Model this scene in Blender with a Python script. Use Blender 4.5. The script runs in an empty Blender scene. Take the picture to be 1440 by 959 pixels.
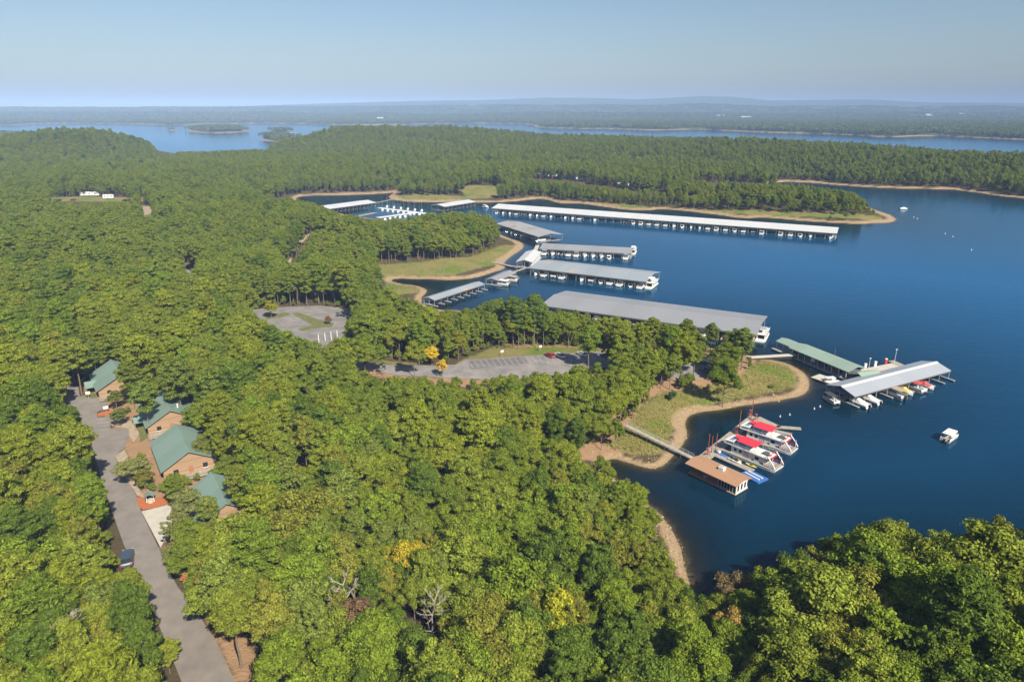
import bpy, math, random
import numpy as np
from mathutils import Vector
R = math.radians
rng = np.random.default_rng(7)
random.seed(7)
scene = bpy.context.scene
col = scene.collection

# ------------------------------------------------------------------ camera, sky, sun, exposure
CAMH, PITCH, FPX = 100.0, R(18.8), 960.0
cam_d = bpy.data.cameras.new('camera'); cam = bpy.data.objects.new('camera', cam_d); col.objects.link(cam)
cam.location = (0, 0, CAMH); cam.rotation_euler = (R(90) - PITCH, 0, 0)
cam_d.sensor_fit = 'HORIZONTAL'; cam_d.sensor_width = 36; cam_d.lens = FPX / 1440 * 36
cam_d.clip_start = 1; cam_d.clip_end = 90000
scene.camera = cam

SUN_EL, SUN_AZ = R(42), R(150)          # azimuth clockwise from +Y
world = bpy.data.worlds.new("World"); scene.world = world; world.use_nodes = True
wn = world.node_tree; wn.nodes.clear()
sky = wn.nodes.new('ShaderNodeTexSky'); sky.sky_type = 'NISHITA'; sky.sun_disc = False
sky.sun_elevation = SUN_EL; sky.sun_rotation = SUN_AZ
sky.altitude = 100; sky.air_density = 1.0; sky.dust_density = 1.4; sky.ozone_density = 3.0
bg = wn.nodes.new('ShaderNodeBackground'); bg.inputs[1].default_value = 0.07
wo = wn.nodes.new('ShaderNodeOutputWorld')
wn.links.new(sky.outputs[0], bg.inputs[0]); wn.links.new(bg.outputs[0], wo.inputs[0])
sun_d = bpy.data.lights.new('sun', 'SUN'); sun_d.energy = 5.0; sun_d.angle = R(0.5); sun_d.color = (1.0, 0.91, 0.74)
sun = bpy.data.objects.new('sun', sun_d); col.objects.link(sun)
sdir = Vector((math.sin(SUN_AZ) * math.cos(SUN_EL), math.cos(SUN_AZ) * math.cos(SUN_EL), math.sin(SUN_EL)))
sun.rotation_euler = sdir.to_track_quat('Z', 'Y').to_euler(); sun.location = (0, 0, 300)
vs = scene.view_settings
vs.view_transform = 'Standard'; vs.look = 'None'; vs.gamma = 1; vs.use_curve_mapping = False
vs.exposure = 0.62
scene.render.engine = 'CYCLES'
cy = scene.cycles
cy.max_bounces = 6; cy.diffuse_bounces = 1; cy.glossy_bounces = 2; cy.transmission_bounces = 3
cy.transparent_max_bounces = 6; cy.volume_bounces = 0; cy.use_denoising = True
cy.caustics_reflective = False; cy.caustics_refractive = False
cy.sample_clamp_indirect = 4

# ------------------------------------------------------------------ projection helpers (photo pixels, 1440 wide)
CP, SP = math.cos(PITCH), math.sin(PITCH)
def P(px, py, z=0.0):
    u = (px - 720) / FPX; v = (py - 479.5) / FPX
    dn = SP + v * CP; t = (CAMH - z) / max(dn, 1e-4)
    return (u * t, (CP - v * SP) * t)
def project(x, y, z):
    dz = CAMH - z
    dep = y * CP + dz * SP; dv = dz * CP - y * SP
    return 720 + FPX * x / dep, 479.5 + FPX * dv / dep, dep
def slope(py):
    v = (py - 479.5) / FPX
    return (SP + v * CP) / (CP - v * SP)
def xat(px, y, z=10.0):
    return (px - 720) / FPX * (y * CP + (CAMH - z) * SP)

# ------------------------------------------------------------------ noise
def vnoise(x, y, seed=0):
    x = np.asarray(x, float); y = np.asarray(y, float)
    xi = np.floor(x).astype(np.int64); yi = np.floor(y).astype(np.int64)
    fx = x - xi; fy = y - yi
    fx = fx * fx * (3 - 2 * fx); fy = fy * fy * (3 - 2 * fy)
    def h(a, b):
        n = (a * 374761393 + b * 668265263 + seed * 1442695041) & 0x7fffffff
        n = ((n ^ (n >> 13)) * 1274126177) & 0x7fffffff
        n = n ^ (n >> 16)
        return (n & 0xffff) / 65535.0
    return (h(xi, yi) * (1 - fx) + h(xi + 1, yi) * fx) * (1 - fy) + (h(xi, yi + 1) * (1 - fx) + h(xi + 1, yi + 1) * fx) * fy
def fbm(x, y, seed=0, o=3):
    s = 0; a = .5; t = 0
    for k in range(o):
        s = s + a * vnoise(x * 2 ** k, y * 2 ** k, seed + k); t += a; a *= .5
    return s / t - .5
def sstep(a, b, x):
    t = np.clip((x - a) / (b - a), 0, 1); return t * t * (3 - 2 * t)

# ------------------------------------------------------------------ shorelines (water level is z = 0)
def chaikin(pts, n=1):
    for _ in range(n):
        o = [pts[0]]
        for a, b in zip(pts[:-1], pts[1:]):
            o += [(a[0] * .75 + b[0] * .25, a[1] * .75 + b[1] * .25), (a[0] * .25 + b[0] * .75, a[1] * .25 + b[1] * .75)]
        pts = o + [pts[-1]]
    return pts
shore_px = [(1900, 800), (1640, 806), (1440, 812), (1330, 808), (1240, 815), (1160, 826), (1095, 838), (1035, 858), (1000, 866), (976, 845), (963, 800), (952, 760), (937, 733),
    (918, 714), (902, 705), (880, 690), (858, 668), (846, 650), (862, 643), (880, 650), (905, 657), (925, 659), (942, 646), (953, 633), (962, 620),
    (967, 608), (961, 597), (966, 585), (985, 580), (1020, 574), (1060, 568), (1100, 562), (1128, 557), (1138, 545), (1135, 528), (1120, 516),
    (1095, 508), (1065, 502), (1030, 496), (985, 486), (920, 477), (860, 470), (800, 463), (745, 455), (700, 446), (668, 440), (640, 436), (618, 436), (600, 430),
    (590, 420), (600, 413), (603, 407), (585, 402), (560, 399), (546, 395), (556, 391), (590, 393), (640, 394), (670, 391), (695, 384), (712, 377),
    (708, 369), (722, 358), (736, 348), (733, 341), (715, 335), (700, 328), (690, 320), (640, 318), (600, 316), (560, 312), (520, 308), (480, 302), (440, 291), (412, 281),
    (420, 276), (450, 275), (500, 274), (545, 272), (557, 270), (546, 278), (560, 283), (600, 285), (640, 284), (672, 286), (720, 284), (750, 280), (770, 280), (787, 286), (820, 287),
    (837, 290), (880, 295), (915, 297), (925, 294), (960, 296), (1020, 304), (1042, 307), (1080, 306), (1130, 311), (1180, 314), (1230, 315), (1258, 311), (1252, 304),
    (1235, 297), (1215, 290), (1170, 280), (1120, 270), (1085, 262), (1092, 255), (1142, 257), (1192, 262), (1255, 265), (1305, 266), (1352, 267), (1360, 270), (1375, 271), (1405, 276), (1440, 279), (1560, 292), (1750, 300)]
main_w = [P(*p) for p in chaikin(shore_px, 1)]
back_px = [(1800, 262), (1600, 238), (1440, 231), (1200, 214), (1000, 206), (800, 202), (600, 200), (480, 203), (400, 211), (372, 217), (330, 221), (260, 223), (222, 221), (190, 208), (100, 196), (0, 192), (-200, 190), (-500, 190)]
main_w += [P(*p) for p in back_px] + [(-4500, 2200), (-3000, -400), (900, -400), (900, 60)]
far_px = [(-700, 178), (-300, 178), (0, 177.5), (70, 173.5), (160, 174), (250, 177), (290, 174.5), (400, 173.5), (480, 176), (560, 176), (620, 173.7), (700, 174), (750, 175), (753, 180), (800, 181), (870, 182), (920, 184),
          (975, 182), (1005, 183.5), (1080, 187), (1180, 189), (1250, 193.5), (1310, 191), (1355, 193), (1440, 197), (1700, 203), (2100, 210)]
far_w = [P(*p) for p in chaikin(far_px, 1)] + [(9000, 4000), (36000, 26000), (36000, 45000), (-36000, 45000), (-36000, 26000), (-9000, 5000)]
def isle(px0, px1, y0, y1):
    cx, cy = (px0 + px1) / 2, (y0 + y1) / 2
    return [P(cx + (px1 - px0) / 2 * math.cos(a), cy + (y1 - y0) / 2 * math.sin(a)) for a in np.linspace(0, 2 * math.pi, 14)[:-1]]
POLYS = [np.array(p) for p in (main_w, far_w, isle(264, 348, 181.5, 187.5), isle(236, 247, 183, 184.4), isle(366, 420, 192, 200), isle(376, 416, 185.5, 188))]
def poly_sd(x, y, poly):
    n = len(poly)
    if x.size < 400:                       # few points: all segments at once
        A = poly; E = np.roll(poly, -1, 0) - A
        w0 = x.ravel()[:, None] - A[:, 0]; w1 = y.ravel()[:, None] - A[:, 1]
        t = np.clip((w0 * E[:, 0] + w1 * E[:, 1]) / ((E ** 2).sum(1) + 1e-9), 0, 1)
        d = np.sqrt(((w0 - E[:, 0] * t) ** 2 + (w1 - E[:, 1] * t) ** 2).min(1)).reshape(x.shape)
        return np.where(inpoly(x, y, poly), 1, -1) * d
    d2 = np.full(x.shape, 1e18)
    for i in range(n):
        ax, ay = poly[i]; bx, by = poly[(i + 1) % n]
        ex, ey = bx - ax, by - ay; L = ex * ex + ey * ey + 1e-9
        wx, wy = x - ax, y - ay
        t = np.clip((wx * ex + wy * ey) / L, 0, 1)
        wx -= ex * t; wy -= ey * t
        np.minimum(d2, wx * wx + wy * wy, out=d2)
    return np.where(inpoly(x, y, poly), 1, -1) * np.sqrt(d2)
def inpoly(x, y, poly):
    ins = np.zeros(x.shape, bool); n = len(poly)
    if x.size < 400:
        A = poly; B = np.roll(poly, -1, 0); X = x.ravel()[:, None]; Y = y.ravel()[:, None]
        c = ((A[:, 1] > Y) != (B[:, 1] > Y)) & (X < (B[:, 0] - A[:, 0]) * (Y - A[:, 1]) / (B[:, 1] - A[:, 1] + 1e-12) + A[:, 0])
        return (c.sum(1) % 2 == 1).reshape(x.shape)
    for i in range(n):
        ax, ay = poly[i]; bx, by = poly[(i + 1) % n]
        k = np.nonzero((ay > y) != (by > y))
        ins[k] ^= x[k] < (bx - ax) * (y[k] - ay) / (by - ay + 1e-12) + ax
    return ins
def land_d(x, y):
    d = np.full(x.shape, -1e9)
    for p in POLYS: d = np.maximum(d, poly_sd(x, y, p))
    dist = np.hypot(x, y)
    w = np.clip(dist / 250, .6, 4)
    return d + fbm(x / (9 * w), y / (9 * w), 3, 3) * 3.2 * w
HILLS = []
def hill(px, Y, amp, sx, sy): HILLS.append((xat(px, Y), Y, amp, sx, sy))
hill(125, 1330, 38, 150, 220); hill(-200, 1350, 19, 300, 260); hill(450, 1720, 25, 190, 260); hill(620, 1780, 27, 240, 260)
hill(820, 1600, 10, 260, 250); hill(1000, 1400, 15, 220, 190); hill(1180, 1180, 12, 180, 150); hill(1440, 980, 9, 180, 100); hill(330, 900, 5, 200, 200); hill(300, 1480, -10, 130, 170)
sky_x = [-600, 0, 200, 350, 420, 520, 600, 700, 770, 850, 900, 940, 980, 1030, 1080, 1140, 1220, 1290, 1440, 2000]
sky_y = [151, 151.5, 151.5, 150.5, 148, 145, 143, 141.5, 138.5, 139.5, 141, 139, 136.5, 137.5, 142.5, 142, 141, 145, 146, 148]
def terrain(x, y, d=None):
    x = np.asarray(x, float); y = np.asarray(y, float)
    if d is None: d = land_d(x, y)
    h = np.where(d < 0, np.maximum(.13 * d, -60), np.where(d < 8, .13 * d, 1.04 + 9.5 * (1 - np.exp(-(np.maximum(d, 8) - 8) / 70))))
    m = sstep(10, 160, d)
    near = np.zeros(x.shape)
    for (hx, hy, a, sx, sy) in HILLS:
        near = near + a * np.exp(-((x - hx) / sx) ** 2 - ((y - hy) / sy) ** 2)
    near = near + fbm(x / 150, y / 150, 11, 2) * 8 * sstep(320, 600, np.hypot(x, y)) + fbm(x / 90, y / 90, 12, 2) * 2.0
    h = h + m * near
    far = y > 2300
    if far.any():
        px = 720 + FPX * x / (y * CP + 85 * SP)
        sy_ = np.interp(px + 14 * fbm(px / 40, y * 0, 21, 3), sky_x, sky_y)
        sl = -np.vectorize(slope)(sy_)
        a1 = (100 + sl * 11500) * np.exp(-((y - 11500) / 1300) ** 2)
        sl2 = -np.vectorize(slope)(np.minimum(sy_ * .35 + .65 * (150 + 9 * fbm(px / 90, y * 0 + 3, 31, 3)), 153.5))
        a2 = (100 + sl2 * 8600) * np.exp(-((y - 8600) / 900) ** 2) * .75
        a3 = (40 + 60 * fbm(px / 120, y / 1500, 41, 3)) * np.exp(-((y - 6600) / 700) ** 2)
        h = np.where(far & (d > 0), h + sstep(0, 1500, d) * np.maximum.reduce([a1, a2, a3, 0 * a1]), h)
    return h
def G(px, py):
    z = 8.0
    for _ in range(14):
        x, y = P(px, py, z)
        z = .4 * z + .6 * float(terrain(np.array([x]), np.array([y]))[0])
    x, y = P(px, py, z)
    return x, y, z
def hz(x, y): return float(terrain(np.array([x]), np.array([y]))[0])

# ------------------------------------------------------------------ materials
def new_mat(name):
    m = bpy.data.materials.new(name); m.use_nodes = True
    nt = m.node_tree; b = nt.nodes['Principled BSDF']
    return m, nt, b
def nd(nt, t, **k):
    n = nt.nodes.new(t)
    for a, v in k.items(): setattr(n, a, v)
    return n
def mix(nt, fac, a, b, blend='MIX'):
    n = nd(nt, 'ShaderNodeMix', data_type='RGBA', blend_type=blend)
    for s, v in ((0, fac), (6, a), (7, b)):
        if isinstance(v, bpy.types.NodeSocket): nt.links.new(v, n.inputs[s])
        elif s == 0: n.inputs[0].default_value = v
        else: n.inputs[s].default_value = (*v, 1)
    return n.outputs[2]
def noise(nt, scale, detail=4, coord=None, rough=.6):
    n = nd(nt, 'ShaderNodeTexNoise'); n.inputs['Scale'].default_value = scale; n.inputs['Detail'].default_value = detail; n.inputs['Roughness'].default_value = rough
    if coord: nt.links.new(coord, n.inputs['Vector'])
    return n.outputs[0]
def ramp(nt, fac, stops):
    n = nd(nt, 'ShaderNodeValToRGB'); e = n.color_ramp.elements
    while len(e) < len(stops): e.new(.5)
    for el, (p, c) in zip(e, stops):
        el.position = p; el.color = (*c, 1) if len(c) == 3 else c
    nt.links.new(fac, n.inputs[0]); return n.outputs[0]
def mth(nt, op, a, b=None, clamp=False):
    n = nd(nt, 'ShaderNodeMath', operation=op, use_clamp=clamp)
    for s, v in ((0, a), (1, b)):
        if v is None: continue
        if isinstance(v, bpy.types.NodeSocket): nt.links.new(v, n.inputs[s])
        else: n.inputs[s].default_value = v
    return n.outputs[0]
def simple(name, c, rough=.6, var=.25, scale=1.5, metal=0.0, c2=None, bump=0.0, objspace=True, stain=None):
    m, nt, b = new_mat(name)
    tc = nd(nt, 'ShaderNodeTexCoord').outputs['Object']
    f = noise(nt, scale, 5, tc)
    f = ramp(nt, f, [(.3, (0, 0, 0)), (.7, (1, 1, 1))])
    lo = tuple(x * (1 - var) for x in c); hi = c2 or tuple(min(1, x * (1 + var * .6)) for x in c)
    out = mix(nt, f, lo, hi)
    if stain:
        s = ramp(nt, noise(nt, stain[1], 3, tc), [(stain[2], (0, 0, 0)), (stain[2] + .08, (1, 1, 1))])
        out = mix(nt, s, out, stain[0])
    nt.links.new(out, b.inputs['Base Color'])
    b.inputs['Roughness'].default_value = rough; b.inputs['Metallic'].default_value = metal
    return m
def roof_mat(name, c, seam=.6, rough=.45, stain=None, var=.12, axis=0):
    """ribbed sheet metal: seams run down the slope, panels differ a little"""
    m, nt, b = new_mat(name)
    tc = nd(nt, 'ShaderNodeTexCoord').outputs['Object']
    sep = nd(nt, 'ShaderNodeSeparateXYZ'); nt.links.new(tc, sep.inputs[0])
    ax = sep.outputs[axis]
    pan = mth(nt, 'FLOOR', mth(nt, 'DIVIDE', ax, seam * 8))
    wn_ = nd(nt, 'ShaderNodeTexWhiteNoise', noise_dimensions='1D'); nt.links.new(pan, wn_.inputs['W'])
    fr = mth(nt, 'FRACT', mth(nt, 'DIVIDE', ax, seam))
    rib = mth(nt, 'LESS_THAN', fr, .12)
    f = mth(nt, 'ADD', mth(nt, 'MULTIPLY', wn_.outputs[0], .5), mth(nt, 'MULTIPLY', noise(nt, .12, 5, tc), .5))
    out = mix(nt, f, tuple(x * (1 - var) for x in c), tuple(min(1, x * (1 + var)) for x in c))
    out = mix(nt, mth(nt, 'MULTIPLY', rib, .35), out, tuple(x * .7 for x in c))
    if stain:
        s = ramp(nt, noise(nt, stain[1], 5, tc), [(stain[2], (0, 0, 0)), (stain[2] + .06, (1, 1, 1))])
        out = mix(nt, mth(nt, 'MULTIPLY', s, .8), out, stain[0])
    nt.links.new(out, b.inputs['Base Color'])
    b.inputs['Roughness'].default_value = rough; b.inputs['Metallic'].default_value = .0
    bp = nd(nt, 'ShaderNodeBump'); bp.inputs['Strength'].default_value = .3; bp.inputs['Distance'].default_value = .05
    nt.links.new(rib, bp.inputs['Height']); nt.links.new(bp.outputs[0], b.inputs['Normal'])
    return m
def tint_mat(name, rough=.4):
    """paint or canvas whose colour is the object's own colour property"""
    m, nt, b = new_mat(name)
    oi = nd(nt, 'ShaderNodeObjectInfo'); tc = nd(nt, 'ShaderNodeTexCoord').outputs['Object']
    o = mix(nt, mth(nt, 'MULTIPLY', noise(nt, 1.2, 4, tc), .25), oi.outputs['Color'], (.25, .25, .25))
    nt.links.new(o, b.inputs['Base Color']); b.inputs['Roughness'].default_value = rough
    return m
def wood(name, c, rough=.75, axis=2, w=.2):
    m, nt, b = new_mat(name)
    tc = nd(nt, 'ShaderNodeTexCoord').outputs['Object']
    sep = nd(nt, 'ShaderNodeSeparateXYZ'); nt.links.new(tc, sep.inputs[0])
    q = mth(nt, 'DIVIDE', sep.outputs[axis], w)
    wn_ = nd(nt, 'ShaderNodeTexWhiteNoise', noise_dimensions='1D'); nt.links.new(mth(nt, 'FLOOR', q), wn_.inputs['W'])
    gap = mth(nt, 'LESS_THAN', mth(nt, 'FRACT', q), .14)
    f = mth(nt, 'ADD', mth(nt, 'MULTIPLY', wn_.outputs[0], .6), mth(nt, 'MULTIPLY', noise(nt, 2.5, 5, tc), .4))
    o = mix(nt, f, tuple(x * .7 for x in c), tuple(x * 1.25 for x in c))
    o = mix(nt, mth(nt, 'MULTIPLY', gap, .6), o, tuple(x * .3 for x in c))
    nt.links.new(o, b.inputs['Base Color']); b.inputs['Roughness'].default_value = rough
    return m
M = {}
M['white'] = simple('white_paint', (.78, .78, .76), .35, .12, .8)
M['white_roof'] = roof_mat('white_sheet_roof', (.55, .56, .57), 1.0, .4, var=.06)
M['grey_roof'] = roof_mat('grey_sheet_roof', (.255, .265, .285), 1.1, .5, var=.09)
M['grey_roof_rust'] = roof_mat('rusting_sheet_roof', (.33, .33, .33), 1.1, .5, stain=((.30, .15, .09), .07, .60), var=.1)
M['blue_roof'] = roof_mat('blue_grey_sheet_roof', (.28, .315, .35), 1.1, .45, stain=((.42, .33, .26), .06, .62), var=.1)
M['silver_roof'] = roof_mat('silver_sheet_roof', (.33, .36, .41), .9, .4, var=.06)
M['mint_roof'] = roof_mat('mint_sheet_roof', (.26, .35, .29), .9, .5, var=.1)
M['green_roof'] = roof_mat('green_metal_roof', (.185, .27, .235), .5, .5, var=.1, axis=1)
M['tan_roof'] = simple('tan_shingles', (.38, .215, .125), .85, .14, 6.0)
M['log'] = wood('stained_logs', (.35, .23, .14), w=.34)
M['deckwood'] = wood('weathered_deck', (.36, .32, .27), axis=0, w=.3)
M['greydeck'] = wood('grey_deck', (.33, .33, .33), axis=0, w=.4)
M['brown'] = wood('brown_siding', (.33, .155, .075), axis=2, w=.3)
M['steel'] = simple('galvanised_steel', (.42, .43, .44), .5, .2, 3.0)
M['dark_steel'] = simple('dark_steel', (.10, .105, .11), .6, .3, 3.0)
M['red'] = simple('red_paint', (.52, .045, .04), .5, .2, 2.0)
M['redcanvas'] = simple('red_canvas', (.62, .03, .06), .8, .12, 1.0)
M['rustred'] = simple('rust_red_steel', (.36, .10, .07), .7, .3, 3.0)
M['glass'] = simple('dark_glass', (.02, .025, .03), .08, .2, 1.0)
M['black'] = simple('black_rubber', (.02, .02, .02), .7, .2, 3.0)
M['tint'] = tint_mat('tinted_canvas', .7)
M['carpaint'] = tint_mat('car_paint', .25)
M['bluemat'] = simple('blue_plastic', (.05, .16, .48), .45, .2, 2.0)
M['yellow'] = simple('yellow_plastic', (.60, .52, .10), .45, .15, 2.0)
M['concrete'] = simple('concrete', (.48, .45, .40), .9, .14, .5)
M['mulch'] = simple('orange_mulch', (.42, .13, .05), .95, .3, 3.0)
M['bark'] = simple('bark', (.19, .15, .115), .95, .4, 2.5)
M['deadwood'] = simple('dead_wood', (.36, .31, .27), .95, .25, 2.0)
M['chrome'] = simple('aluminium', (.6, .6, .62), .3, .1, 2.0, metal=.8)
M['line'] = simple('road_line_paint', (.42, .42, .39), .7, .25, 1.5)
M['verge'] = simple('verge_dirt', (.30, .20, .12), .95, .3, .6, c2=(.46, .36, .25))
M['gravel'] = simple('pale_gravel', (.37, .30, .22), .95, .3, 1.2)
M['grasspatch'] = simple('lawn', (.10, .13, .03), .95, .35, .8, c2=(.19, .19, .06))
M['asphalt'] = simple('worn_asphalt', (.205, .182, .168), .9, .14, .3, c2=(.245, .218, .198))
M['asphalt2'] = simple('grey_asphalt', (.20, .19, .185), .9, .22, .2, c2=(.27, .25, .24))
M['asphalt3'] = simple('dark_stall_asphalt', (.16, .15, .15), .9, .22, .3)

def foliage(name, stops, trans=.16):
    m, nt, b = new_mat(name)
    oi = nd(nt, 'ShaderNodeObjectInfo')
    pos = nd(nt, 'ShaderNodeMapRange'); pos.inputs[1].default_value = .28; pos.inputs[2].default_value = .72; nt.links.new(noise(nt, .022, 2, oi.outputs['Location']), pos.inputs[0])   # stands of like trees
    base = ramp(nt, mth(nt, 'ADD', mth(nt, 'MULTIPLY', oi.outputs['Random'], .55), mth(nt, 'MULTIPLY', pos.outputs[0], .45)), stops)
    c = mix(nt, oi.outputs['Alpha'], base, oi.outputs['Color'])
    geo = nd(nt, 'ShaderNodeNewGeometry')
    v = mth(nt, 'ADD', mth(nt, 'MULTIPLY', geo.outputs['Random Per Island'], 1.0), .5)
    hs = nd(nt, 'ShaderNodeHueSaturation'); nt.links.new(c, hs.inputs['Color']); nt.links.new(v, hs.inputs['Value'])
    df = nd(nt, 'ShaderNodeBsdfDiffuse'); tr = nd(nt, 'ShaderNodeBsdfTranslucent')
    nt.links.new(hs.outputs[0], df.inputs[0]); nt.links.new(hs.outputs[0], tr.inputs[0])
    ms = nd(nt, 'ShaderNodeMixShader'); ms.inputs[0].default_value = trans
    nt.links.new(df.outputs[0], ms.inputs[1]); nt.links.new(tr.outputs[0], ms.inputs[2])
    nt.links.new(ms.outputs[0], nt.nodes['Material Output'].inputs[0])
    nt.nodes.remove(b)
    return m
M['pine_leaf'] = foliage('pine_needles', [(0, (.060, .105, .028)), (.12, (0.100, 0.163, 0.026)), (.3, (0.158, 0.207, 0.027)), (.6, (0.190, 0.232, 0.030)), (.85, (0.119, 0.184, 0.032)), (1, (0.215, 0.232, 0.036))])
M['broad_leaf'] = foliage('broad_leaves', [(0, (.075, .12, .024)), (.1, (0.121, 0.174, 0.019)), (.25, (0.193, 0.241, 0.025)), (.5, (0.149, 0.202, 0.027)), (.75, (0.226, 0.258, 0.028)), (.965, (0.209, 0.202, 0.038)), (.988, (0.319, 0.269, 0.028)), (1, (0.264, 0.157, 0.048))])
M['canopy_leaf'] = foliage('distant_canopy', [(0, (.06, .10, .028)), (.5, (.09, .13, .034)), (1, (.11, .14, .04))], .1)

# ------------------------------------------------------------------ mesh builder
class MB:
    def __init__(s): s.v = []; s.f = []; s.m = []; s.mi = 0
    def add(s, vs_, fs):
        o = len(s.v); s.v += [tuple(p) for p in vs_]
        s.f += [tuple(i + o for i in f) for f in fs]; s.m += [s.mi] * len(fs)
    def box(s, x0, x1, y0, y1, z0, z1):
        s.add([(x0, y0, z0), (x1, y0, z0), (x1, y1, z0), (x0, y1, z0), (x0, y0, z1), (x1, y0, z1), (x1, y1, z1), (x0, y1, z1)],
              [(3, 2, 1, 0), (4, 5, 6, 7), (0, 1, 5, 4), (1, 2, 6, 5), (2, 3, 7, 6), (3, 0, 4, 7)])
    def prism(s, poly, axis, a, b):
        """poly in the two other axes (in x,y,z order), extruded along axis from a to b"""
        n = len(poly)
        def pt(p, t):
            q = list(p); q.insert(axis, t); return q
        s.add([pt(p, a) for p in poly] + [pt(p, b) for p in poly],
              [tuple(range(n))[::-1], tuple(range(n, 2 * n))] + [(i, (i + 1) % n, n + (i + 1) % n, n + i) for i in range(n)])
    def tube(s, p0, p1, r0, r1=None, n=6, cap=True):
        r1 = r0 if r1 is None else r1
        p0 = Vector(p0); p1 = Vector(p1); d = (p1 - p0)
        if d.length < 1e-6: return
        q = d.to_track_quat('Z', 'Y')
        vs_ = []
        for p, r in ((p0, r0), (p1, r1)):
            for i in range(n):
                a = 2 * math.pi * i / n
                vs_.append(p + q @ Vector((r * math.cos(a), r * math.sin(a), 0)))
        fs = [(i, (i + 1) % n, n + (i + 1) % n, n + i) for i in range(n)]
        if cap: fs += [tuple(range(n))[::-1], tuple(range(n, 2 * n))]
        s.add(vs_, fs)
    def loft(s, rings, cap=True, closed=True):
        n = len(rings[0]); vs_ = [p for r in rings for p in r]; fs = []
        for k in range(len(rings) - 1):
            for i in range(n if closed else n - 1):
                j = (i + 1) % n
                fs.append((k * n + i, k * n + j, (k + 1) * n + j, (k + 1) * n + i))
        if cap: fs += [tuple(range(n))[::-1], tuple(range((len(rings) - 1) * n, len(rings) * n))]
        s.add(vs_, fs)
    def mesh(s, name, mats):
        me = bpy.data.meshes.new(name); me.from_pydata(s.v, [], s.f)
        for m in (mats if isinstance(mats, (list, tuple)) else [mats]): me.materials.append(m)
        if any(s.m): me.polygons.foreach_set('material_index', s.m)
        me.update(); return me
    def build(s, name, mats, parent=None, smooth=False):
        me = s.mesh(name, mats)
        if smooth: me.polygons.foreach_set('use_smooth', [True] * len(me.polygons))
        o = bpy.data.objects.new(name, me); col.objects.link(o)
        if parent: o.parent = parent
        return o
def tag(o, label=None, cat=None, group=None, kind=None):
    if label: o['label'] = label
    if cat: o['category'] = cat
    if group: o['group'] = group
    if kind: o['kind'] = kind
    return o
def thing(name, label, cat, loc=(0, 0, 0), rz=0, group=None):
    o = bpy.data.objects.new(name, None); col.objects.link(o)
    o.location = loc; o.rotation_euler = (0, 0, rz); o.empty_display_size = .5
    return tag(o, label, cat, group)
def copy_tree(o, parent=None):
    c = o.copy(); col.objects.link(c)
    if parent: c.parent = parent
    for ch in o.children: copy_tree(ch, c)
    return c
class Proto:
    """first use hands out the thing itself, later uses copy it"""
    def __init__(s, root): s.root = root; s.used = False
    def get(s):
        if not s.used: s.used = True; return s.root
        return copy_tree(s.root)
def set_color(root, c):
    root.color = (*c, 1)
    for ch in root.children_recursive: ch.color = (*c, 1)
def place(o, x, y, z, rz, label=None, cat=None, group=None, scale=None):
    o.location = (x, y, z); o.rotation_euler = (0, 0, rz)
    if scale: o.scale = (scale,) * 3
    return tag(o, label, cat, group)
ORD = ['first', 'second', 'third', 'fourth', 'fifth', 'sixth', 'seventh', 'eighth', 'ninth', 'tenth', 'eleventh', 'twelfth', 'thirteenth', 'fourteenth', 'fifteenth', 'sixteenth',
       'seventeenth', 'eighteenth', 'nineteenth', 'twentieth', 'twenty-first', 'twenty-second', 'twenty-third', 'twenty-fourth', 'twenty-fifth', 'twenty-sixth', 'twenty-seventh', 'twenty-eighth',
       'twenty-ninth', 'thirtieth', 'thirty-first', 'thirty-second', 'thirty-third', 'thirty-fourth', 'thirty-fifth', 'thirty-sixth', 'thirty-seventh', 'thirty-eighth', 'thirty-ninth', 'fortieth', 'forty-first', 'forty-second']

# ------------------------------------------------------------------ ground and water (one fan-shaped sheet each, to beyond the horizon)
NR, NC = 640, 460
rows = np.geomspace(35, 26000, NR)
cols = np.linspace(-1, 1, NC); cols = np.sign(cols) * np.abs(cols) ** 1.15
GY = np.repeat(rows[:, None], NC, 1); GX = cols[None, :] * (GY * 1.05 + 170)
gx, gy = GX.ravel(), GY.ravel()
gd = land_d(gx, gy); gh = terrain(gx, gy, gd)
idx = np.arange(NR * NC).reshape(NR, NC)
quads = np.stack([idx[:-1, :-1], idx[:-1, 1:], idx[1:, 1:], idx[1:, :-1]], -1).reshape(-1, 4)
def grid_obj(name, z, qs, attrs, mat):
    me = bpy.data.meshes.new(name)
    used = np.unique(qs); remap = np.full(len(gx), -1); remap[used] = np.arange(len(used))
    me.vertices.add(len(used)); me.vertices.foreach_set('co', np.stack([gx[used], gy[used], z[used]], -1).ravel())
    me.loops.add(qs.size); me.loops.foreach_set('vertex_index', remap[qs].ravel().astype(np.int32))
    me.polygons.add(len(qs)); me.polygons.foreach_set('loop_start', np.arange(0, qs.size, 4, dtype=np.int32))
    me.polygons.foreach_set('use_smooth', np.ones(len(qs), bool))
    me.update(calc_edges=True)
    for k, a in attrs.items():
        at = me.attributes.new(k, 'FLOAT', 'POINT'); at.data.foreach_set('value', a[used].astype(np.float32))
    me.materials.append(mat)
    o = bpy.data.objects.new(name, me); col.objects.link(o); return tag(o, kind='structure')

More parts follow.
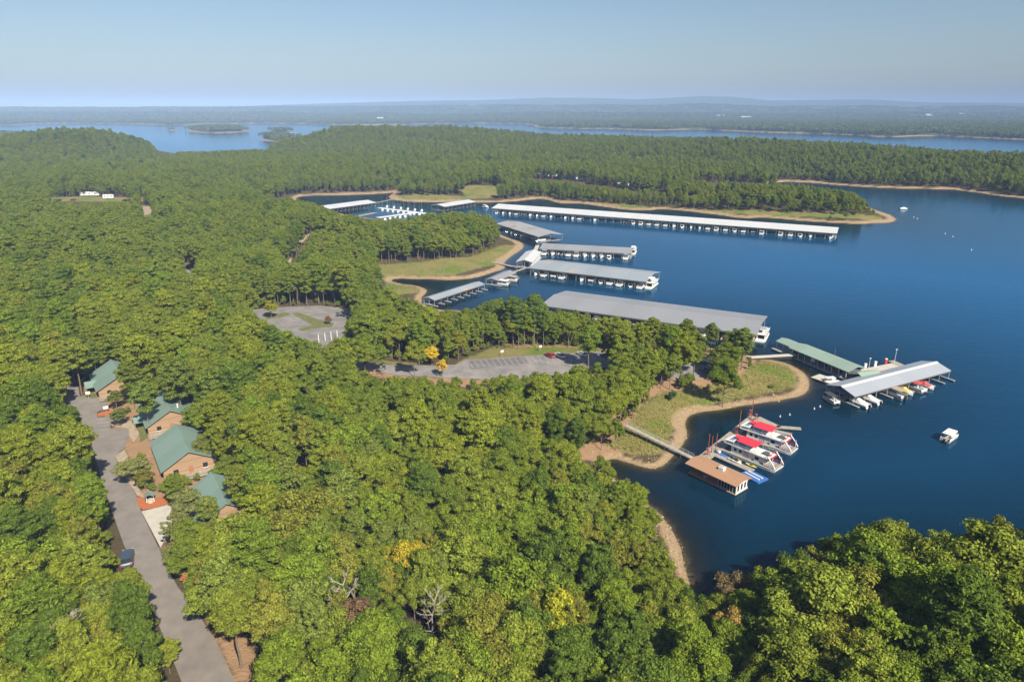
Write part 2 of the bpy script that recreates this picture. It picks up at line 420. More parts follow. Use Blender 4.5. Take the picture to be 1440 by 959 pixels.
GRASS_PX = [[(655, 507), (700, 497), (770, 488), (860, 490), (850, 497), (760, 501), (700, 505)],  # open grass, as seen on the ground
    [(872, 612), (888, 592), (905, 570), (930, 552), (985, 545), (1030, 540), (1075, 505), (1120, 520), (1120, 545), (1040, 560), (965, 575), (950, 600), (930, 640), (890, 640), (850, 625)],
    [(530, 372), (600, 368), (660, 362), (705, 345), (730, 345), (700, 372), (640, 387), (560, 390), (540, 392)],
    [(545, 395), (600, 410), (560, 415), (540, 405)],
    [(640, 512), (660, 502), (690, 490), (760, 488), (775, 496), (700, 503)], [(440, 492), (480, 480), (500, 505), (600, 512), (560, 514), (480, 505)],
    [(640, 262), (700, 262), (720, 275), (660, 280)], [(545, 275), (640, 276), (700, 280), (560, 284)],
    [(830, 284), (900, 290), (1000, 296), (1240, 305), (1240, 312), (1000, 302), (880, 294)],
    [(195, 290), (215, 290), (215, 305), (200, 305)], [(60, 278), (210, 278), (200, 284), (70, 283)]]
DIRT_PX = [[(225, 770), (262, 822), (300, 882), (340, 965), (395, 965), (345, 880), (292, 818), (250, 765)], [(470, 512), (560, 528), (700, 534), (800, 530), (860, 518), (870, 528), (800, 545), (700, 548), (560, 540)], [(795, 598), (885, 588), (872, 645), (818, 648)], [(940, 495), (1062, 496), (1066, 530), (1010, 560), (930, 570)], [(700, 484), (780, 484), (900, 492), (990, 500), (1000, 540), (930, 560), (880, 560), (870, 520), (780, 500)], [(795, 600), (830, 560), (900, 560), (905, 585), (880, 610)],
           [(385, 385), (400, 350), (440, 320), (448, 324), (410, 355), (395, 390)], [(325, 959), (300, 890), (262, 830), (290, 850), (345, 905), (385, 960)],
           [(110, 540), (190, 545), (300, 600), (300, 660), (250, 720), (240, 790), (200, 700), (160, 600)]]
grass = np.zeros(len(gx)); dirt = np.zeros(len(gx))
for arr, polys in ((grass, GRASS_PX), (dirt, DIRT_PX)):
    for p in polys:
        w = np.array([G(a, b)[:2] for a, b in p])
        ctr = w.mean(0); rad = np.hypot(*(w - ctr).T).max() + 25
        k = np.hypot(gx - ctr[0], gy - ctr[1]) < rad
        if k.any():
            s = poly_sd(gx[k], gy[k], w); arr[k] = np.maximum(arr[k], sstep(-4, 4, s))
gm, nt, b = new_mat('ground')
tc = nd(nt, 'ShaderNodeTexCoord').outputs['Object']
def at(n): return nd(nt, 'ShaderNodeAttribute', attribute_name=n).outputs['Fac']
n1 = noise(nt, .35, 6, tc); n2 = noise(nt, .06, 5, tc); n3 = noise(nt, 1.6, 4, tc)
floor_c = mix(nt, n1, (.05, .045, .022), (.12, .085, .05))
gr = mix(nt, ramp(nt, n2, [(.35, (0, 0, 0)), (.65, (1, 1, 1))]), (.13, .17, .03), (.29, .25, .085))
gr = mix(nt, ramp(nt, n1, [(.4, (0, 0, 0)), (.62, (1, 1, 1))]), gr, (.24, .20, .08))
gr = mix(nt, ramp(nt, noise(nt, .05, 3, tc), [(.52, (0, 0, 0)), (.60, (1, 1, 1))]), gr, (.13, .20, .025))
gr = mix(nt, mth(nt, 'MULTIPLY', n3, .5), gr, (.10, .09, .04))
dr = mix(nt, n1, (.22, .125, .07), (.40, .27, .16))
sd = mix(nt, n1, (.30, .20, .11), (.47, .345, .21))
sd = mix(nt, ramp(nt, n3, [(.45, (0, 0, 0)), (.75, (1, 1, 1))]), sd, (.20, .16, .11))
def thr(a, lo, hi):
    v = mth(nt, 'ADD', a, mth(nt, 'MULTIPLY', mth(nt, 'SUBTRACT', n1, .5), .9))
    mr = nd(nt, 'ShaderNodeMapRange'); mr.inputs[1].default_value = lo; mr.inputs[2].default_value = hi; nt.links.new(v, mr.inputs[0]); return mr.outputs[0]
c = mix(nt, thr(at('dirt'), .4, .7), floor_c, dr)
c = mix(nt, thr(at('grass'), .35, .6), c, gr)
c = mix(nt, thr(at('sand'), .15, .85), c, sd)
c = mix(nt, at('wet'), c, (.09, .07, .035))
cn = mix(nt, noise(nt, .012, 8, tc, .7), (.035, .06, .02), (.075, .10, .03))
c = mix(nt, at('far'), c, cn)
nt.links.new(c, b.inputs['Base Color']); b.inputs['Roughness'].default_value = 1; b.inputs['Specular IOR Level'].default_value = .1
bp = nd(nt, 'ShaderNodeBump'); bp.inputs['Strength'].default_value = .6; bp.inputs['Distance'].default_value = .5
nt.links.new(n3, bp.inputs['Height']); nt.links.new(bp.outputs[0], b.inputs['Normal'])
dist = np.hypot(gx, gy)
sandw = np.clip(1.6 + dist / 110, 2.6, 18) * (1 + .9 * fbm(gx / 30, gy / 30, 91, 3))
sand = 1 - sstep(sandw * .6, sandw * 1.3, gd)
far_a = sstep(0, 1, (gd - 26) / 10) * sstep(2250, 2400, gy)
grid_obj('ground', gh, quads, dict(sand=sand, grass=grass, dirt=dirt, far=far_a, wet=1 - sstep(-.25, .12, gh)), gm)

wm, nt, b = new_mat('lake_water')
nt.nodes.remove(b)
tc = nd(nt, 'ShaderNodeTexCoord').outputs['Object']
dep = nd(nt, 'ShaderNodeAttribute', attribute_name='depth').outputs['Fac']
fac = mth(nt, 'SUBTRACT', 1, mth(nt, 'POWER', 2.718, mth(nt, 'MULTIPLY', dep, -1.3)), True)
big = ramp(nt, noise(nt, .006, 4, tc), [(.35, (0, 0, 0)), (.7, (1, 1, 1))])
deepc = mix(nt, mth(nt, 'POWER', 2.718, mth(nt, 'MULTIPLY', dep, -.03)), (.006, .125, .335), (.0006, .009, .012))
deepc = mix(nt, mth(nt, 'MULTIPLY', big, .12), deepc, (.004, .07, .20))
df = nd(nt, 'ShaderNodeBsdfDiffuse'); nt.links.new(deepc, df.inputs[0])
trn = nd(nt, 'ShaderNodeBsdfTransparent'); trn.inputs[0].default_value = (.80, .82, .70, 1)
ms = nd(nt, 'ShaderNodeMixShader'); nt.links.new(fac, ms.inputs[0]); nt.links.new(trn.outputs[0], ms.inputs[1]); nt.links.new(df.outputs[0], ms.inputs[2])
gl = nd(nt, 'ShaderNodeBsdfGlossy'); gl.inputs['Roughness'].default_value = .06; gl.inputs['Color'].default_value = (.60, .83, 1, 1)
mp = nd(nt, 'ShaderNodeMapping'); mp.inputs['Scale'].default_value = (1, 1.6, 1); mp.inputs['Rotation'].default_value = (0, 0, .5); nt.links.new(tc, mp.inputs[0])
wv = mth(nt, 'ADD', mth(nt, 'MULTIPLY', noise(nt, .55, 4, mp.outputs[0]), 1.0), mth(nt, 'MULTIPLY', noise(nt, .13, 3, mp.outputs[0]), 2.0))
bp = nd(nt, 'ShaderNodeBump'); bp.inputs['Strength'].default_value = .14; bp.inputs['Distance'].default_value = .4
nt.links.new(wv, bp.inputs['Height']); nt.links.new(bp.outputs[0], gl.inputs['Normal'])
frn = nd(nt, 'ShaderNodeFresnel'); frn.inputs[0].default_value = 1.33; nt.links.new(bp.outputs[0], frn.inputs['Normal'])
ms2 = nd(nt, 'ShaderNodeMixShader'); nt.links.new(mth(nt, 'MULTIPLY', frn.outputs[0], .9), ms2.inputs[0]); nt.links.new(ms.outputs[0], ms2.inputs[1]); nt.links.new(gl.outputs[0], ms2.inputs[2])
nt.links.new(ms2.outputs[0], nt.nodes['Material Output'].inputs[0])
wq = quads[(gh[quads].min(1) < .3)]
grid_obj('water', np.zeros(len(gx)), wq, dict(depth=np.maximum(-gh, 0)), wm)

# ------------------------------------------------------------------ paved and planted sheets draped over the ground
FOOT = []  # ground outlines (world) where no tree stands
def sheet(name, px, mat, off, kind='structure', foot=True, step=2.0, zpx=None):
    w = [G(a, b) for a, b in px]
    poly = np.array([(p[0], p[1]) for p in w])
    if foot: FOOT.append(poly)
    import bmesh
    bm = bmesh.new()
    f = bm.faces.new([bm.verts.new((p[0], p[1], 0)) for p in poly])
    x0, y0 = poly.min(0); x1, y1 = poly.max(0)
    for ax, a, b_ in ((0, x0, x1), (1, y0, y1)):
        for t in np.arange(a + step, b_, step):
            co = (t, 0, 0) if ax == 0 else (0, t, 0); no = (1, 0, 0) if ax == 0 else (0, 1, 0)
            bmesh.ops.bisect_plane(bm, geom=bm.verts[:] + bm.edges[:] + bm.faces[:], plane_co=co, plane_no=no)
    co = np.array([v.co[:] for v in bm.verts]); z = terrain(co[:, 0], co[:, 1]) + off
    for v, zz in zip(bm.verts, z): v.co.z = zz
    bmesh.ops.recalc_face_normals(bm, faces=bm.faces[:])
    me = bpy.data.meshes.new(name); bm.to_mesh(me); bm.free(); me.materials.append(mat)
    if len(me.polygons) and me.polygons[0].normal.z < 0: me.flip_normals()
    o = bpy.data.objects.new(name, me); col.objects.link(o); return tag(o, kind=kind)
drive = [(82, 550), (92, 543), (110, 543), (112, 557), (129, 560), (150, 558), (151, 572), (136, 580), (137, 587), (164, 585), (166, 590), (154, 598), (156, 603), (181, 603), (182, 613), (175, 630),
         (162, 641), (168, 657), (192, 697), (198, 718), (223, 770), (236, 800), (250, 825), (277, 860), (307, 907), (338, 975), (262, 975), (240, 920), (218, 865), (196, 815), (174, 765), (156, 715), (143, 675), (130, 630), (114, 610), (100, 585)]
sheet('road', drive, M['asphalt'], .06)
sheet('driveway', [(199, 719), (246, 708), (240, 745), (226, 770)], M['concrete'], .07)
sheet('path', [(162, 641), (175, 632), (184, 650), (190, 676), (203, 700), (193, 697), (176, 671)], M['gravel'], .065)
sheet('path', [(156, 598), (166, 590), (185, 592), (196, 610), (188, 622), (182, 613), (181, 603)], M['gravel'], .07)
sheet('lawn', [(185, 591), (207, 597), (215, 612), (197, 622), (195, 607)], M['grasspatch'], .08)
sheet('lawn', [(113, 557), (128, 551), (140, 556), (130, 561)], M['grasspatch'], .09)
#sheet('verge', [(252, 823), (262, 822), (300, 880), (345, 930), (375, 975), (340, 975), (309, 907), (279, 860)], M['verge'], .055)
lotb = [(468, 500), (500, 508), (545, 513), (600, 514), (640, 513), (655, 506), (760, 499), (845, 494), (880, 500), (920, 510), (975, 512), (992, 505), (1010, 512), (1000, 530), (960, 535), (900, 525), (868, 517), (835, 518), (800, 530), (700, 534), (645, 532), (600, 530), (560, 528), (520, 521), (480, 512)]
sheet('parking_lot', lotb, M['asphalt2'], .06)
sheet('parking_lot', [(657, 508), (735, 502), (742, 511), (662, 520)], M['asphalt3'], .075, foot=False)
lota = [(340, 437), (395, 432), (450, 430), (492, 434), (502, 455), (498, 468), (470, 485), (440, 492), (412, 478), (390, 462), (350, 450)]
sheet('parking_lot', lota, M['asphalt2'], .06)
sheet('lawn', [(410, 441), (418, 439), (450, 450), (470, 455), (466, 460), (444, 462), (425, 466), (418, 463), (440, 458)], M['grasspatch'], .1, foot=False)
sheet('lawn', [(370, 444), (380, 442), (402, 440), (410, 443), (392, 447), (376, 449)], M['grasspatch'], .1, foot=False)
sheet('road', [(258, 371), (268, 371), (276, 388), (264, 389)], M['asphalt2'], .08)
sheet('path', [(392, 392), (404, 372), (412, 350), (424, 336), (446, 318), (449, 320), (428, 338), (415, 352), (407, 374), (397, 394)], M['gravel'], .06)
sheet('path', [(197, 290), (214, 291), (212, 301), (202, 303), (199, 297)], M['verge'], .1)
def strip(px0, px1, w, mat, off, name='parking_line'):
    a = G(*px0); b_ = G(*px1); d = Vector((b_[0] - a[0], b_[1] - a[1])); n = Vector((-d.y, d.x)).normalized() * w / 2
    return [(a[0] + n.x, a[1] + n.y), (b_[0] + n.x, b_[1] + n.y), (b_[0] - n.x, b_[1] - n.y), (a[0] - n.x, a[1] - n.y)]
mb = MB()
def add_strip(q, off):
    n = 6
    for i in range(n):
        pts = []
        for t, (a, b_) in ((i / n, (0, 1)), (i / n, (3, 2)), ((i + 1) / n, (3, 2)), ((i + 1) / n, (0, 1))):
            x = q[a][0] + (q[b_][0] - q[a][0]) * t; y = q[a][1] + (q[b_][1] - q[a][1]) * t
            pts.append((x, y, hz(x, y) + off))
        mb.add(pts, [(0, 3, 2, 1)])
for k in range(24):
    x0 = 658 + k * 8.2; y0 = 507.5 - (x0 - 658) * .068
    add_strip(strip((x0, y0), (x0 + 7, y0 + 10), .16, None, 0), .095)
for k in range(9):
    x0 = 392 + k * 5.4; y0 = 452 - k * 1.4
    add_strip(strip((x0, y0), (x0 + 14, y0 + 8.5), .13, None, 0), .095)
for k in range(4):
    x0 = 139 + k * 2; y0 = 590 + k * 4
    add_strip(strip((138, 590 + 5 * k), (160, 588 + 5 * k), .15, None, 0), .09)
tag(mb.build('road_markings', M['line']), kind='structure')

# ------------------------------------------------------------------ boats
def hull_rings(L, W, H, bow=.35, deck=None, n=9, sheer=.25):
    """pointed hull, bow towards +y, centred; open shape rings of 6 points"""
    rings = []
    for i in range(n):
        t = i / (n - 1); y = -L / 2 + L * t
        w = W / 2 * (1 if t < 1 - bow else max(.03, math.cos((t - (1 - bow)) / bow * math.pi / 2) ** .75))
        top = H * (1 + sheer * t * t)
        rings.append([(-w, y, top), (-w * .96, y, H * .45), (-w * .5, y, -.25 * (1 - t * .6)), (w * .5, y, -.25 * (1 - t * .6)), (w * .96, y, H * .45), (w, y, top)])
    return rings
def cruiser_proto(cat='cruiser'):
    r = thing('cabin_cruiser', None, 'boat')
    b = MB(); b.loft(hull_rings(9, 3.0, 1.15)); b.build('hull', M['white'], r)
    b = MB(); b.prism([(-1.15, 1.2), (1.15, 1.2), (.95, 2.2), (-.95, 2.2)], 1, -1.2, 1.9); b.build('cabin', M['white'], r)
    b = MB(); b.box(-1.17, 1.17, -.8, 1.4, 1.62, 1.95); b.build('window', M['glass'], r)
    b = MB(); b.prism([(-1.25, 2.75), (1.25, 2.75), (1.1, 2.95), (-1.1, 2.95)], 1, -3.2, .4)
    for x in (-1.15, 1.15):
        for y in (-3.1, .2): b.tube((x, y, 1.2), (x, y, 2.8), .05, n=4)
    b.build('canopy', M['tint'], r)
    b = MB(); b.box(-1.2, 1.2, -4.3, -1.3, 1.16, 1.22); b.build('cockpit', M['greydeck'], r)
    b = MB(); b.box(-.9, .9, -5.2, -4.5, .25, .4); b.build('swim_platform', M['greydeck'], r)
    return r
def pontoon_proto():
    r = thing('pontoon_boat', None, 'boat')
    b = MB()
    for x in (-.95, .95):
        b.tube((x, -3.4, .15), (x, 2.9, .15), .36, n=8); b.tube((x, 2.9, .15), (x, 3.6, .35), .36, .06, n=8)
    b.build('float', M['chrome'], r)
    b = MB(); b.box(-1.28, 1.28, -3.4, 3.2, .52, .66); b.build('deck', M['greydeck'], r)
    b = MB()
    for x in (-1.25, 1.25): b.box(x - .03, x + .03, -3.2, 3.0, .68, 1.35)
    b.box(-1.25, 1.25, 2.98, 3.04, .68, 1.35); b.box(-1.25, -.4, -3.22, -3.16, .68, 1.35); b.build('fence', M['white'], r)
    b = MB(); b.box(-1.1, -.5, -2.8, .6, .68, 1.2); b.box(.5, 1.1, -.5, 2.6, .68, 1.2); b.box(-1.1, -.5, 1.2, 2.6, .68, 1.2); b.build('bench', M['white'], r)
    b = MB(); b.prism([(-1.3, 2.5), (1.3, 2.5), (1.1, 2.68), (-1.1, 2.68)], 1, -2.9, 1.7)
    for x in (-1.2, 1.2):
        for y in (-2.7, -.6, 1.5): b.tube((x, y, .7), (x, y, 2.52), .04, n=4)
    b.build('bimini_top', M['tint'], r)
    b = MB(); b.box(-.25, .25, -3.9, -3.4, .2, 1.35); b.build('outboard_motor', M['black'], r)
    return r
def runabout_proto():
    r = thing('runabout', None, 'boat')
    b = MB(); b.loft(hull_rings(6.2, 2.3, .8)); b.build('hull', M['white'], r)
    b = MB(); b.loft([[(-1.0, y, .85), (-.55, y, z), (.55, y, z), (1.0, y, .85)] for y, z in ((-2.9, .95), (-1.5, 1.3), (.4, 1.75), (1.2, 1.25), (2.2, .95))], closed=False, cap=False); b.build('cover', M['tint'], r)
    b = MB(); b.box(-.2, .2, -3.6, -3.1, .1, 1.2); b.build('outboard_motor', M['black'], r)
    return r
def small_houseboat_proto():
    r = thing('houseboat', None, 'boat')
    b = MB(); b.loft(hull_rings(14, 4.4, .8, .12)); b.build('hull', M['white'], r)
    b = MB(); b.box(-1.95, 1.95, -5.2, 4.4, .85, 3.1); b.build('cabin', M['white'], r)
    for x in (-1.96, 1.96):
        for y in (-4, -1.6, .8, 3.0):
            b = MB(); b.box(x - .02, x + .02, y - .6, y + .6, 1.7, 2.5); b.build('window', M['glass'], r)
    for y in (-5.22, 4.42):
        b = MB(); b.box(-1.3, 1.3, y - .02, y + .02, 1.1, 2.6); b.build('window', M['glass'], r)
    b = MB(); b.box(-2.15, 2.15, -6.2, 5.6, 3.1, 3.24); b.build('roof', M['white'], r)
    b = MB()
    for x in (-2.1, 2.1): b.tube((x, -6, 4.1), (x, 5.4, 4.1), .04, n=4)
    for x in (-2.1, 2.1):
        for y in np.linspace(-6, 5.4, 7): b.tube((x, y, 3.2), (x, y, 4.1), .03, n=4)
    b.build('railing', M['chrome'], r)
    b = MB(); b.prism([(-1.6, 5.2), (1.6, 5.2), (1.4, 5.4), (-1.4, 5.4)], 1, -4.5, -.5)
    for x in (-1.5, 1.5):
        for y in (-4.4, -.6): b.tube((x, y, 3.2), (x, y, 5.25), .05, n=4)
    b.build('awning', M['tint'], r)
    return r
BOAT = dict(cruiser=Proto(cruiser_proto()), pontoon=Proto(pontoon_proto()), runabout=Proto(runabout_proto()), houseboat=Proto(small_houseboat_proto()))
BNAME = dict(cruiser='cabin cruiser', pontoon='pontoon boat', runabout='runabout', houseboat='houseboat')
BCOL = [('white', (.80, .80, .78)), ('cream', (.62, .56, .42)), ('navy', (.03, .05, .14)), ('grey', (.32, .33, .34)), ('red', (.55, .05, .05)), ('blue', (.05, .16, .42)), ('yellow', (.65, .48, .08)), ('tan', (.42, .33, .22)), ('black', (.03, .03, .03))]
BC = dict(BCOL)
def boat(kind, x, y, rz, cname, label, group=None, scale=1.0, z=0.0):
    o = BOAT[kind].get(); set_color(o, BC[cname])
    return place(o, x, y, z, rz, label, 'boat', group, scale)

# ------------------------------------------------------------------ covered docks
def dock_axes(A, B):
    a, b_ = Vector(A), Vector(B); d = b_ - a; return a, d.length, math.atan2(d.y, d.x)
def boat_dock(label, A, B, width, eave, rise, roof, bays, fing=7.0, over=.8, post_m='steel', flat=0.0, near_rows=True, name='boat_dock', steps=None, deck='greydeck'):
    """covered slips: x runs along the near edge from A to B, y goes to the back"""
    a, L, rz = dock_axes(A, B); W = width
    r = thing(name, label, 'boat dock', (a.x, a.y, 0), rz)
    m = W / 2; e = eave; h = eave + rise; t = .22
    b = MB()
    def gable(x0, x1, dz, w0=-over, w1=W + over):
        b.prism([(w0, e + dz), (m, h + dz), (w1, e + dz), (w1, e - t + dz), (m, h - t + dz), (w0, e - t + dz)], 0, x0, x1)
    if steps:
        for (x0, x1, dz, w0) in steps: gable(L * x0, L * x1, dz, w0)
    else: gable(-over, L + over, 0)
    rf = b.build('roof', M[roof], r)
    rw = 1.0 if roof == 'silver_roof' else .4
    b = MB(); b.prism([(m - rw, h - rw * rise / m + .02), (m, h + .14), (m + rw, h - rw * rise / m + .02)], 0, -over, L + over); b.build('ridge_cap', M['white_roof' if rw == 1.0 else roof], rf)
    # fascia and open trusses under the roof
    b = MB()
    b.box(-over + .02, L + over - .02, -over + .05, -over + .2, e - .75, e - .24); b.box(-over + .02, L + over - .02, W + over - .2, W + over - .05, e - .75, e - .24)
    for x in np.linspace(0, L, bays + 1):
        b.box(x - .08, x + .08, -over + .2, W + over - .2, e - .70, e - .48)
        for q in (.25, .5, .75): b.tube((x, W * q, e - .5), (x, m + (W * q - m), h - rise * abs(W * q - m) / m - .3), .06, n=4)
    b.build('truss', M['dark_steel'], r)
    for x in np.linspace(0, L, bays + 1):
        for y in ((0, m, W) if bays < 30 else (0, m)):
            b = MB(); b.tube((x, y, -.3), (x, y, e - .3), .11, n=5); b.build('post', M[post_m], r)
    b = MB(); b.box(-.6, L + .6, m - 1.3, m + 1.3, .3, .62); b.build('walkway', M[deck], r)
    b = MB(); b.box(-.6, L + .6, m - 1.2, m + 1.2, -.4, .28); b.build('float', M['black'], r)
    for x in np.linspace(0, L, bays + 1):
        for s_ in ((-1, 1) if bays < 30 else (-1,)):
            y0, y1 = (m - fing, m - 1.32) if s_ < 0 else (m + 1.32, m + min(fing, m))
            b = MB(); b.box(x - .5, x + .5, y0, y1, .25, .58); b.box(x - .4, x + .4, y0 + .3, y1 - .3, -.35, .24); b.build('finger_pier', M[deck], r)
    return r, a, L, rz
def slip_boats(dname, a, L, rz, width, bays, pattern, fing, group, back=False):
    """pattern: one (kind, colour) or None for every slip counted from the left end"""
    m = width / 2
    for i, p in enumerate(pattern[:bays]):
        if not p: continue
        kind, cn = p[0], p[1]
        x = L * (i + .5) / bays; ln = dict(cruiser=9, pontoon=7, runabout=6.4, houseboat=14)[kind]
        out = p[2] if len(p) > 2 else random.uniform(-.3, .8)
        y = m - 1.6 - ln / 2 - out - (max(0, m - 1.6 - ln) * random.uniform(.55, .95) if m - 1.6 > ln else 0)
        wx = a.x + x * math.cos(rz) - y * math.sin(rz); wy = a.y + x * math.sin(rz) + y * math.cos(rz)
        flip = random.random() < .5
        sc = min(1.3, (L / bays - 1.0) / dict(cruiser=3.0, pontoon=2.7, runabout=2.4, houseboat=4.5)[kind] * 1.0)
        if kind == 'houseboat': sc = min(sc, .86 if L > 200 else .70)
        boat(kind, wx, wy, rz + (math.pi if flip else 0) + random.uniform(-.03, .03), cn,
             f"{'white' if kind != 'pontoon' else 'open'} {BNAME[kind]} with {cn} {dict(cruiser='canopy', pontoon='top', runabout='cover', houseboat='awning')[kind]}, {ORD[i]} slip from left of {dname}", group, sc)
def rand_pattern(n, fill, kinds, cols_, seed):
    rg = random.Random(seed); return [(rg.choice(kinds), rg.choice(cols_)) if rg.random() < fill else None for _ in range(n)]

W8 = ['white', 'white', 'white', 'white', 'cream', 'tan', 'navy', 'blue', 'grey']
# the long white roof across the channel
r1, a1, L1, z1 = boat_dock('very long white roofed boat dock stretching across the channel, boats in its slips', P(693, 300), P(1174, 337), 26, 5.2, 2.6, 'white_roof', 42, 12.0, 1.0)
pat = rand_pattern(42, .93, ['cruiser', 'cruiser', 'houseboat', 'cruiser', 'pontoon'], ['white', 'white', 'white', 'white', 'white', 'cream', 'tan', 'navy', 'blue'], 5)
for k in (9, 15, 17, 35): pat[min(k, 41)] = None
slip_boats('the very long white dock', a1, L1, z1, 26, 42, pat, 12, 'boats in the long white dock')
r2, a2, L2, z2 = boat_dock('grey roofed dock with rust patch, end on beside the wooded point', P(699, 322), P(757, 341), 22, 4.6, 1.8, 'grey_roof_rust', 9, 9.5)
slip_boats('the rust patched dock', a2, L2, z2, 22, 9, rand_pattern(9, .6, ['pontoon', 'cruiser'], ['white', 'navy', 'grey'], 3), 9, 'boats in the rust patched dock')
r3, a3, L3, z3 = boat_dock('plain grey roofed dock behind the blue grey one, white houseboat at its right end', P(760, 358), P(886, 365), 20, 4.4, 1.8, 'grey_roof', 11, 9.0)
slip_boats('the plain grey dock', a3, L3, z3, 20, 11, rand_pattern(11, .95, ['cruiser', 'pontoon', 'houseboat', 'cruiser'], ['white', 'white', 'cream', 'navy'], 8), 9, 'boats in the plain grey dock')
r4, a4, L4, z4 = boat_dock('blue grey roofed dock with brown stains and a white boat moored across its right end', P(746, 387), P(907, 407), 27, 4.8, 2.0, 'blue_roof', 12, 11.0)
slip_boats('the blue grey dock', a4, L4, z4, 27, 12, [('cruiser', 'white'), ('cruiser', 'navy'), ('pontoon', 'white'), ('cruiser', 'white'), None, ('cruiser', 'white'), ('pontoon', 'tan'), ('houseboat', 'white'), ('cruiser', 'blue'), ('cruiser', 'white'), ('houseboat', 'blue'), ('cruiser', 'white')], 11, 'boats in the blue grey dock')
A5, B5 = P(763, 442), P(1060, 485)
r5, a5, L5, z5 = boat_dock('huge plain grey roofed dock, half hidden behind the shoreline trees', A5, B5, 31, 5.0, 1.6, 'grey_roof', 20, 12.5, .9)
p5 = rand_pattern(20, .7, ['cruiser', 'pontoon', 'runabout'], ['white', 'grey', 'navy'], 12)
p5[10:] = [('runabout', 'red'), ('runabout', 'red'), ('pontoon', 'white'), None, ('cruiser', 'grey'), ('cruiser', 'white'), ('pontoon', 'cream'), ('runabout', 'red'), ('runabout', 'yellow'), ('cruiser', 'white')]
slip_boats('the huge grey dock', a5, L5, z5, 31, 20, [(p[0], p[1], 1.8) if p else None for p in p5], 12, 'boats in the huge grey dock')
# silver roof on the right
A7, B7 = P(1199, 571), P(1333, 534)
r7, a7, L7, z7 = boat_dock('silver roofed dock angled out into the lake, with short piers sticking out', A7, B7, 11.5, 3.9, 1.7, 'silver_roof', 9, 8.2, .3)
pat7 = [('runabout', 'white', 1.0), ('runabout', 'white', .8), None, ('pontoon', 'tan', 1.2), ('runabout', 'yellow', .9), ('pontoon', 'red', 1.0), ('runabout', 'red', .9), None, None]
slip_boats('the silver dock', a7, L7, z7, 11.5, 9, pat7, 8, 'boats in the silver dock')
# two small slanted roofs in the near bay
r8, a8, L8, z8 = boat_dock('long narrow grey roofed dock slanting across the small bay, slips empty', P(611, 431), P(681, 408), 7.5, 3.6, .9, 'blue_roof', 8, 6.2, .4)
r9, a9, L9, z9 = boat_dock('short grey roofed dock just right of the narrow slanting one', P(700, 402.5), P(725, 391), 8.0, 3.4, 1.0, 'grey_roof', 4, 6.5, .4)
slip_boats('the short slanting dock', a9, L9, z9, 8, 4, [('pontoon', 'white'), None, ('pontoon', 'tan'), None], 6, 'boats in the short slanting dock')
# far docks in the back cove
boat_dock('white roofed dock at the back of the cove, left of the sailboats', P(464, 300), P(528, 291), 24, 4.6, 1.6, 'white_roof', 12, 10)
r10, a10, L10, z10 = boat_dock('white roofed dock at the back of the cove, right of the sailboats', P(625, 297), P(668, 290), 18, 4.6, 1.5, 'white_roof', 8, 8)

# boats moored outside the roofs
def moored(kind, p0, p1, cn, label, scale=1.0):
    (x0, y0), (x1, y1) = P(*p0), P(*p1)
    return boat(kind, (x0 + x1) / 2, (y0 + y1) / 2, math.atan2(-(x1 - x0), y1 - y0), cn, label, None, scale)
moored('houseboat', (1066, 487), (1078, 464), 'grey', 'large white houseboat moored outside the right end of the huge grey dock', 1.05)
moored('houseboat', (908, 410), (925, 396), 'white', 'white houseboat moored across the right end of the blue grey dock', 1.1)
moored('houseboat', (888, 362), (893, 350), 'white', 'white houseboat moored at the right end of the plain grey dock', 1.0)
moored('pontoon', (1160, 559), (1178, 570), 'black', 'dark topped pontoon boat outside the left end of the silver dock', 1.0)
moored('pontoon', (1327, 623), (1341, 613), 'white', 'white topped pontoon boat cruising alone on the open lake', 1.12)
moored('runabout', (1264, 294.5), (1277, 294.5), 'white', 'tiny white speedboat out on the lake beyond the grassy spit', 1.3)
moored('cruiser', (676, 291), (690, 293), 'white', 'small white cruiser at the left tip of the very long white dock', 1.0)

# open pier with sailboats
def pier(name, label, pts, w, top=.55, mat='greydeck', posts=True, cat='pier', z0=0):
    ps = [Vector(P(*p)) for p in pts]; o0 = ps[0]
    r = thing(name, label, cat, (o0.x, o0.y, 0))
    for k in range(len(ps) - 1):
        p0, p1 = ps[k] - o0, ps[k + 1] - o0; d = (p1 - p0); n = Vector((-d.y, d.x)).normalized() * w / 2
        b = MB()
        q = [p0 + n, p0 - n, p1 - n, p1 + n]
        b.prism([(v.x, v.y) for v in q], 2, top - .25, top + k * .004); b.build('deck', M[mat], r)
        b = MB(); q = [p0 + n * .85, p0 - n * .85, p1 - n * .85, p1 + n * .85]
        b.prism([(v.x, v.y) for v in q], 2, -.4, top - .26); b.build('float', M['black'], r)
    return r
pier('sailboat_pier', 'upper white pier where the sailboats lie', [(533, 293), (598, 301)], 6, mat='white')
pier('sailboat_pier', 'lower white pier slanting below the sailboats', [(531, 307), (583, 300)], 6, mat='white')
pier('sailboat_pier', 'plain open pier left of the sailboats', [(492, 307), (528, 300)], 5)
pier('connecting_pier', 'thin pier between the far white dock and the sailboats', [(528, 286), (558, 280)], 2.5)
def sail_proto():
    r = thing('sailboat', None, 'sailboat')
    b = MB(); b.loft(hull_rings(9.5, 2.9, 1.1, .5)); b.build('hull', M['white'], r)
    b = MB(); b.prism([(-.8, 1.15), (.8, 1.15), (.6, 1.75), (-.6, 1.75)], 1, -1.5, 1.8); b.build('cabin', M['white'], r)
    b = MB(); b.tube((0, .9, 1.2), (0, .9, 14), .11, .07, n=5); b.build('mast', M['chrome'], r)
    b = MB(); b.tube((0, .8, 2.5), (0, -3.6, 2.4), .2, .14, n=6); b.build('boom', M['tint'], r)
    return r
SAIL = Proto(sail_proto())
k = 0
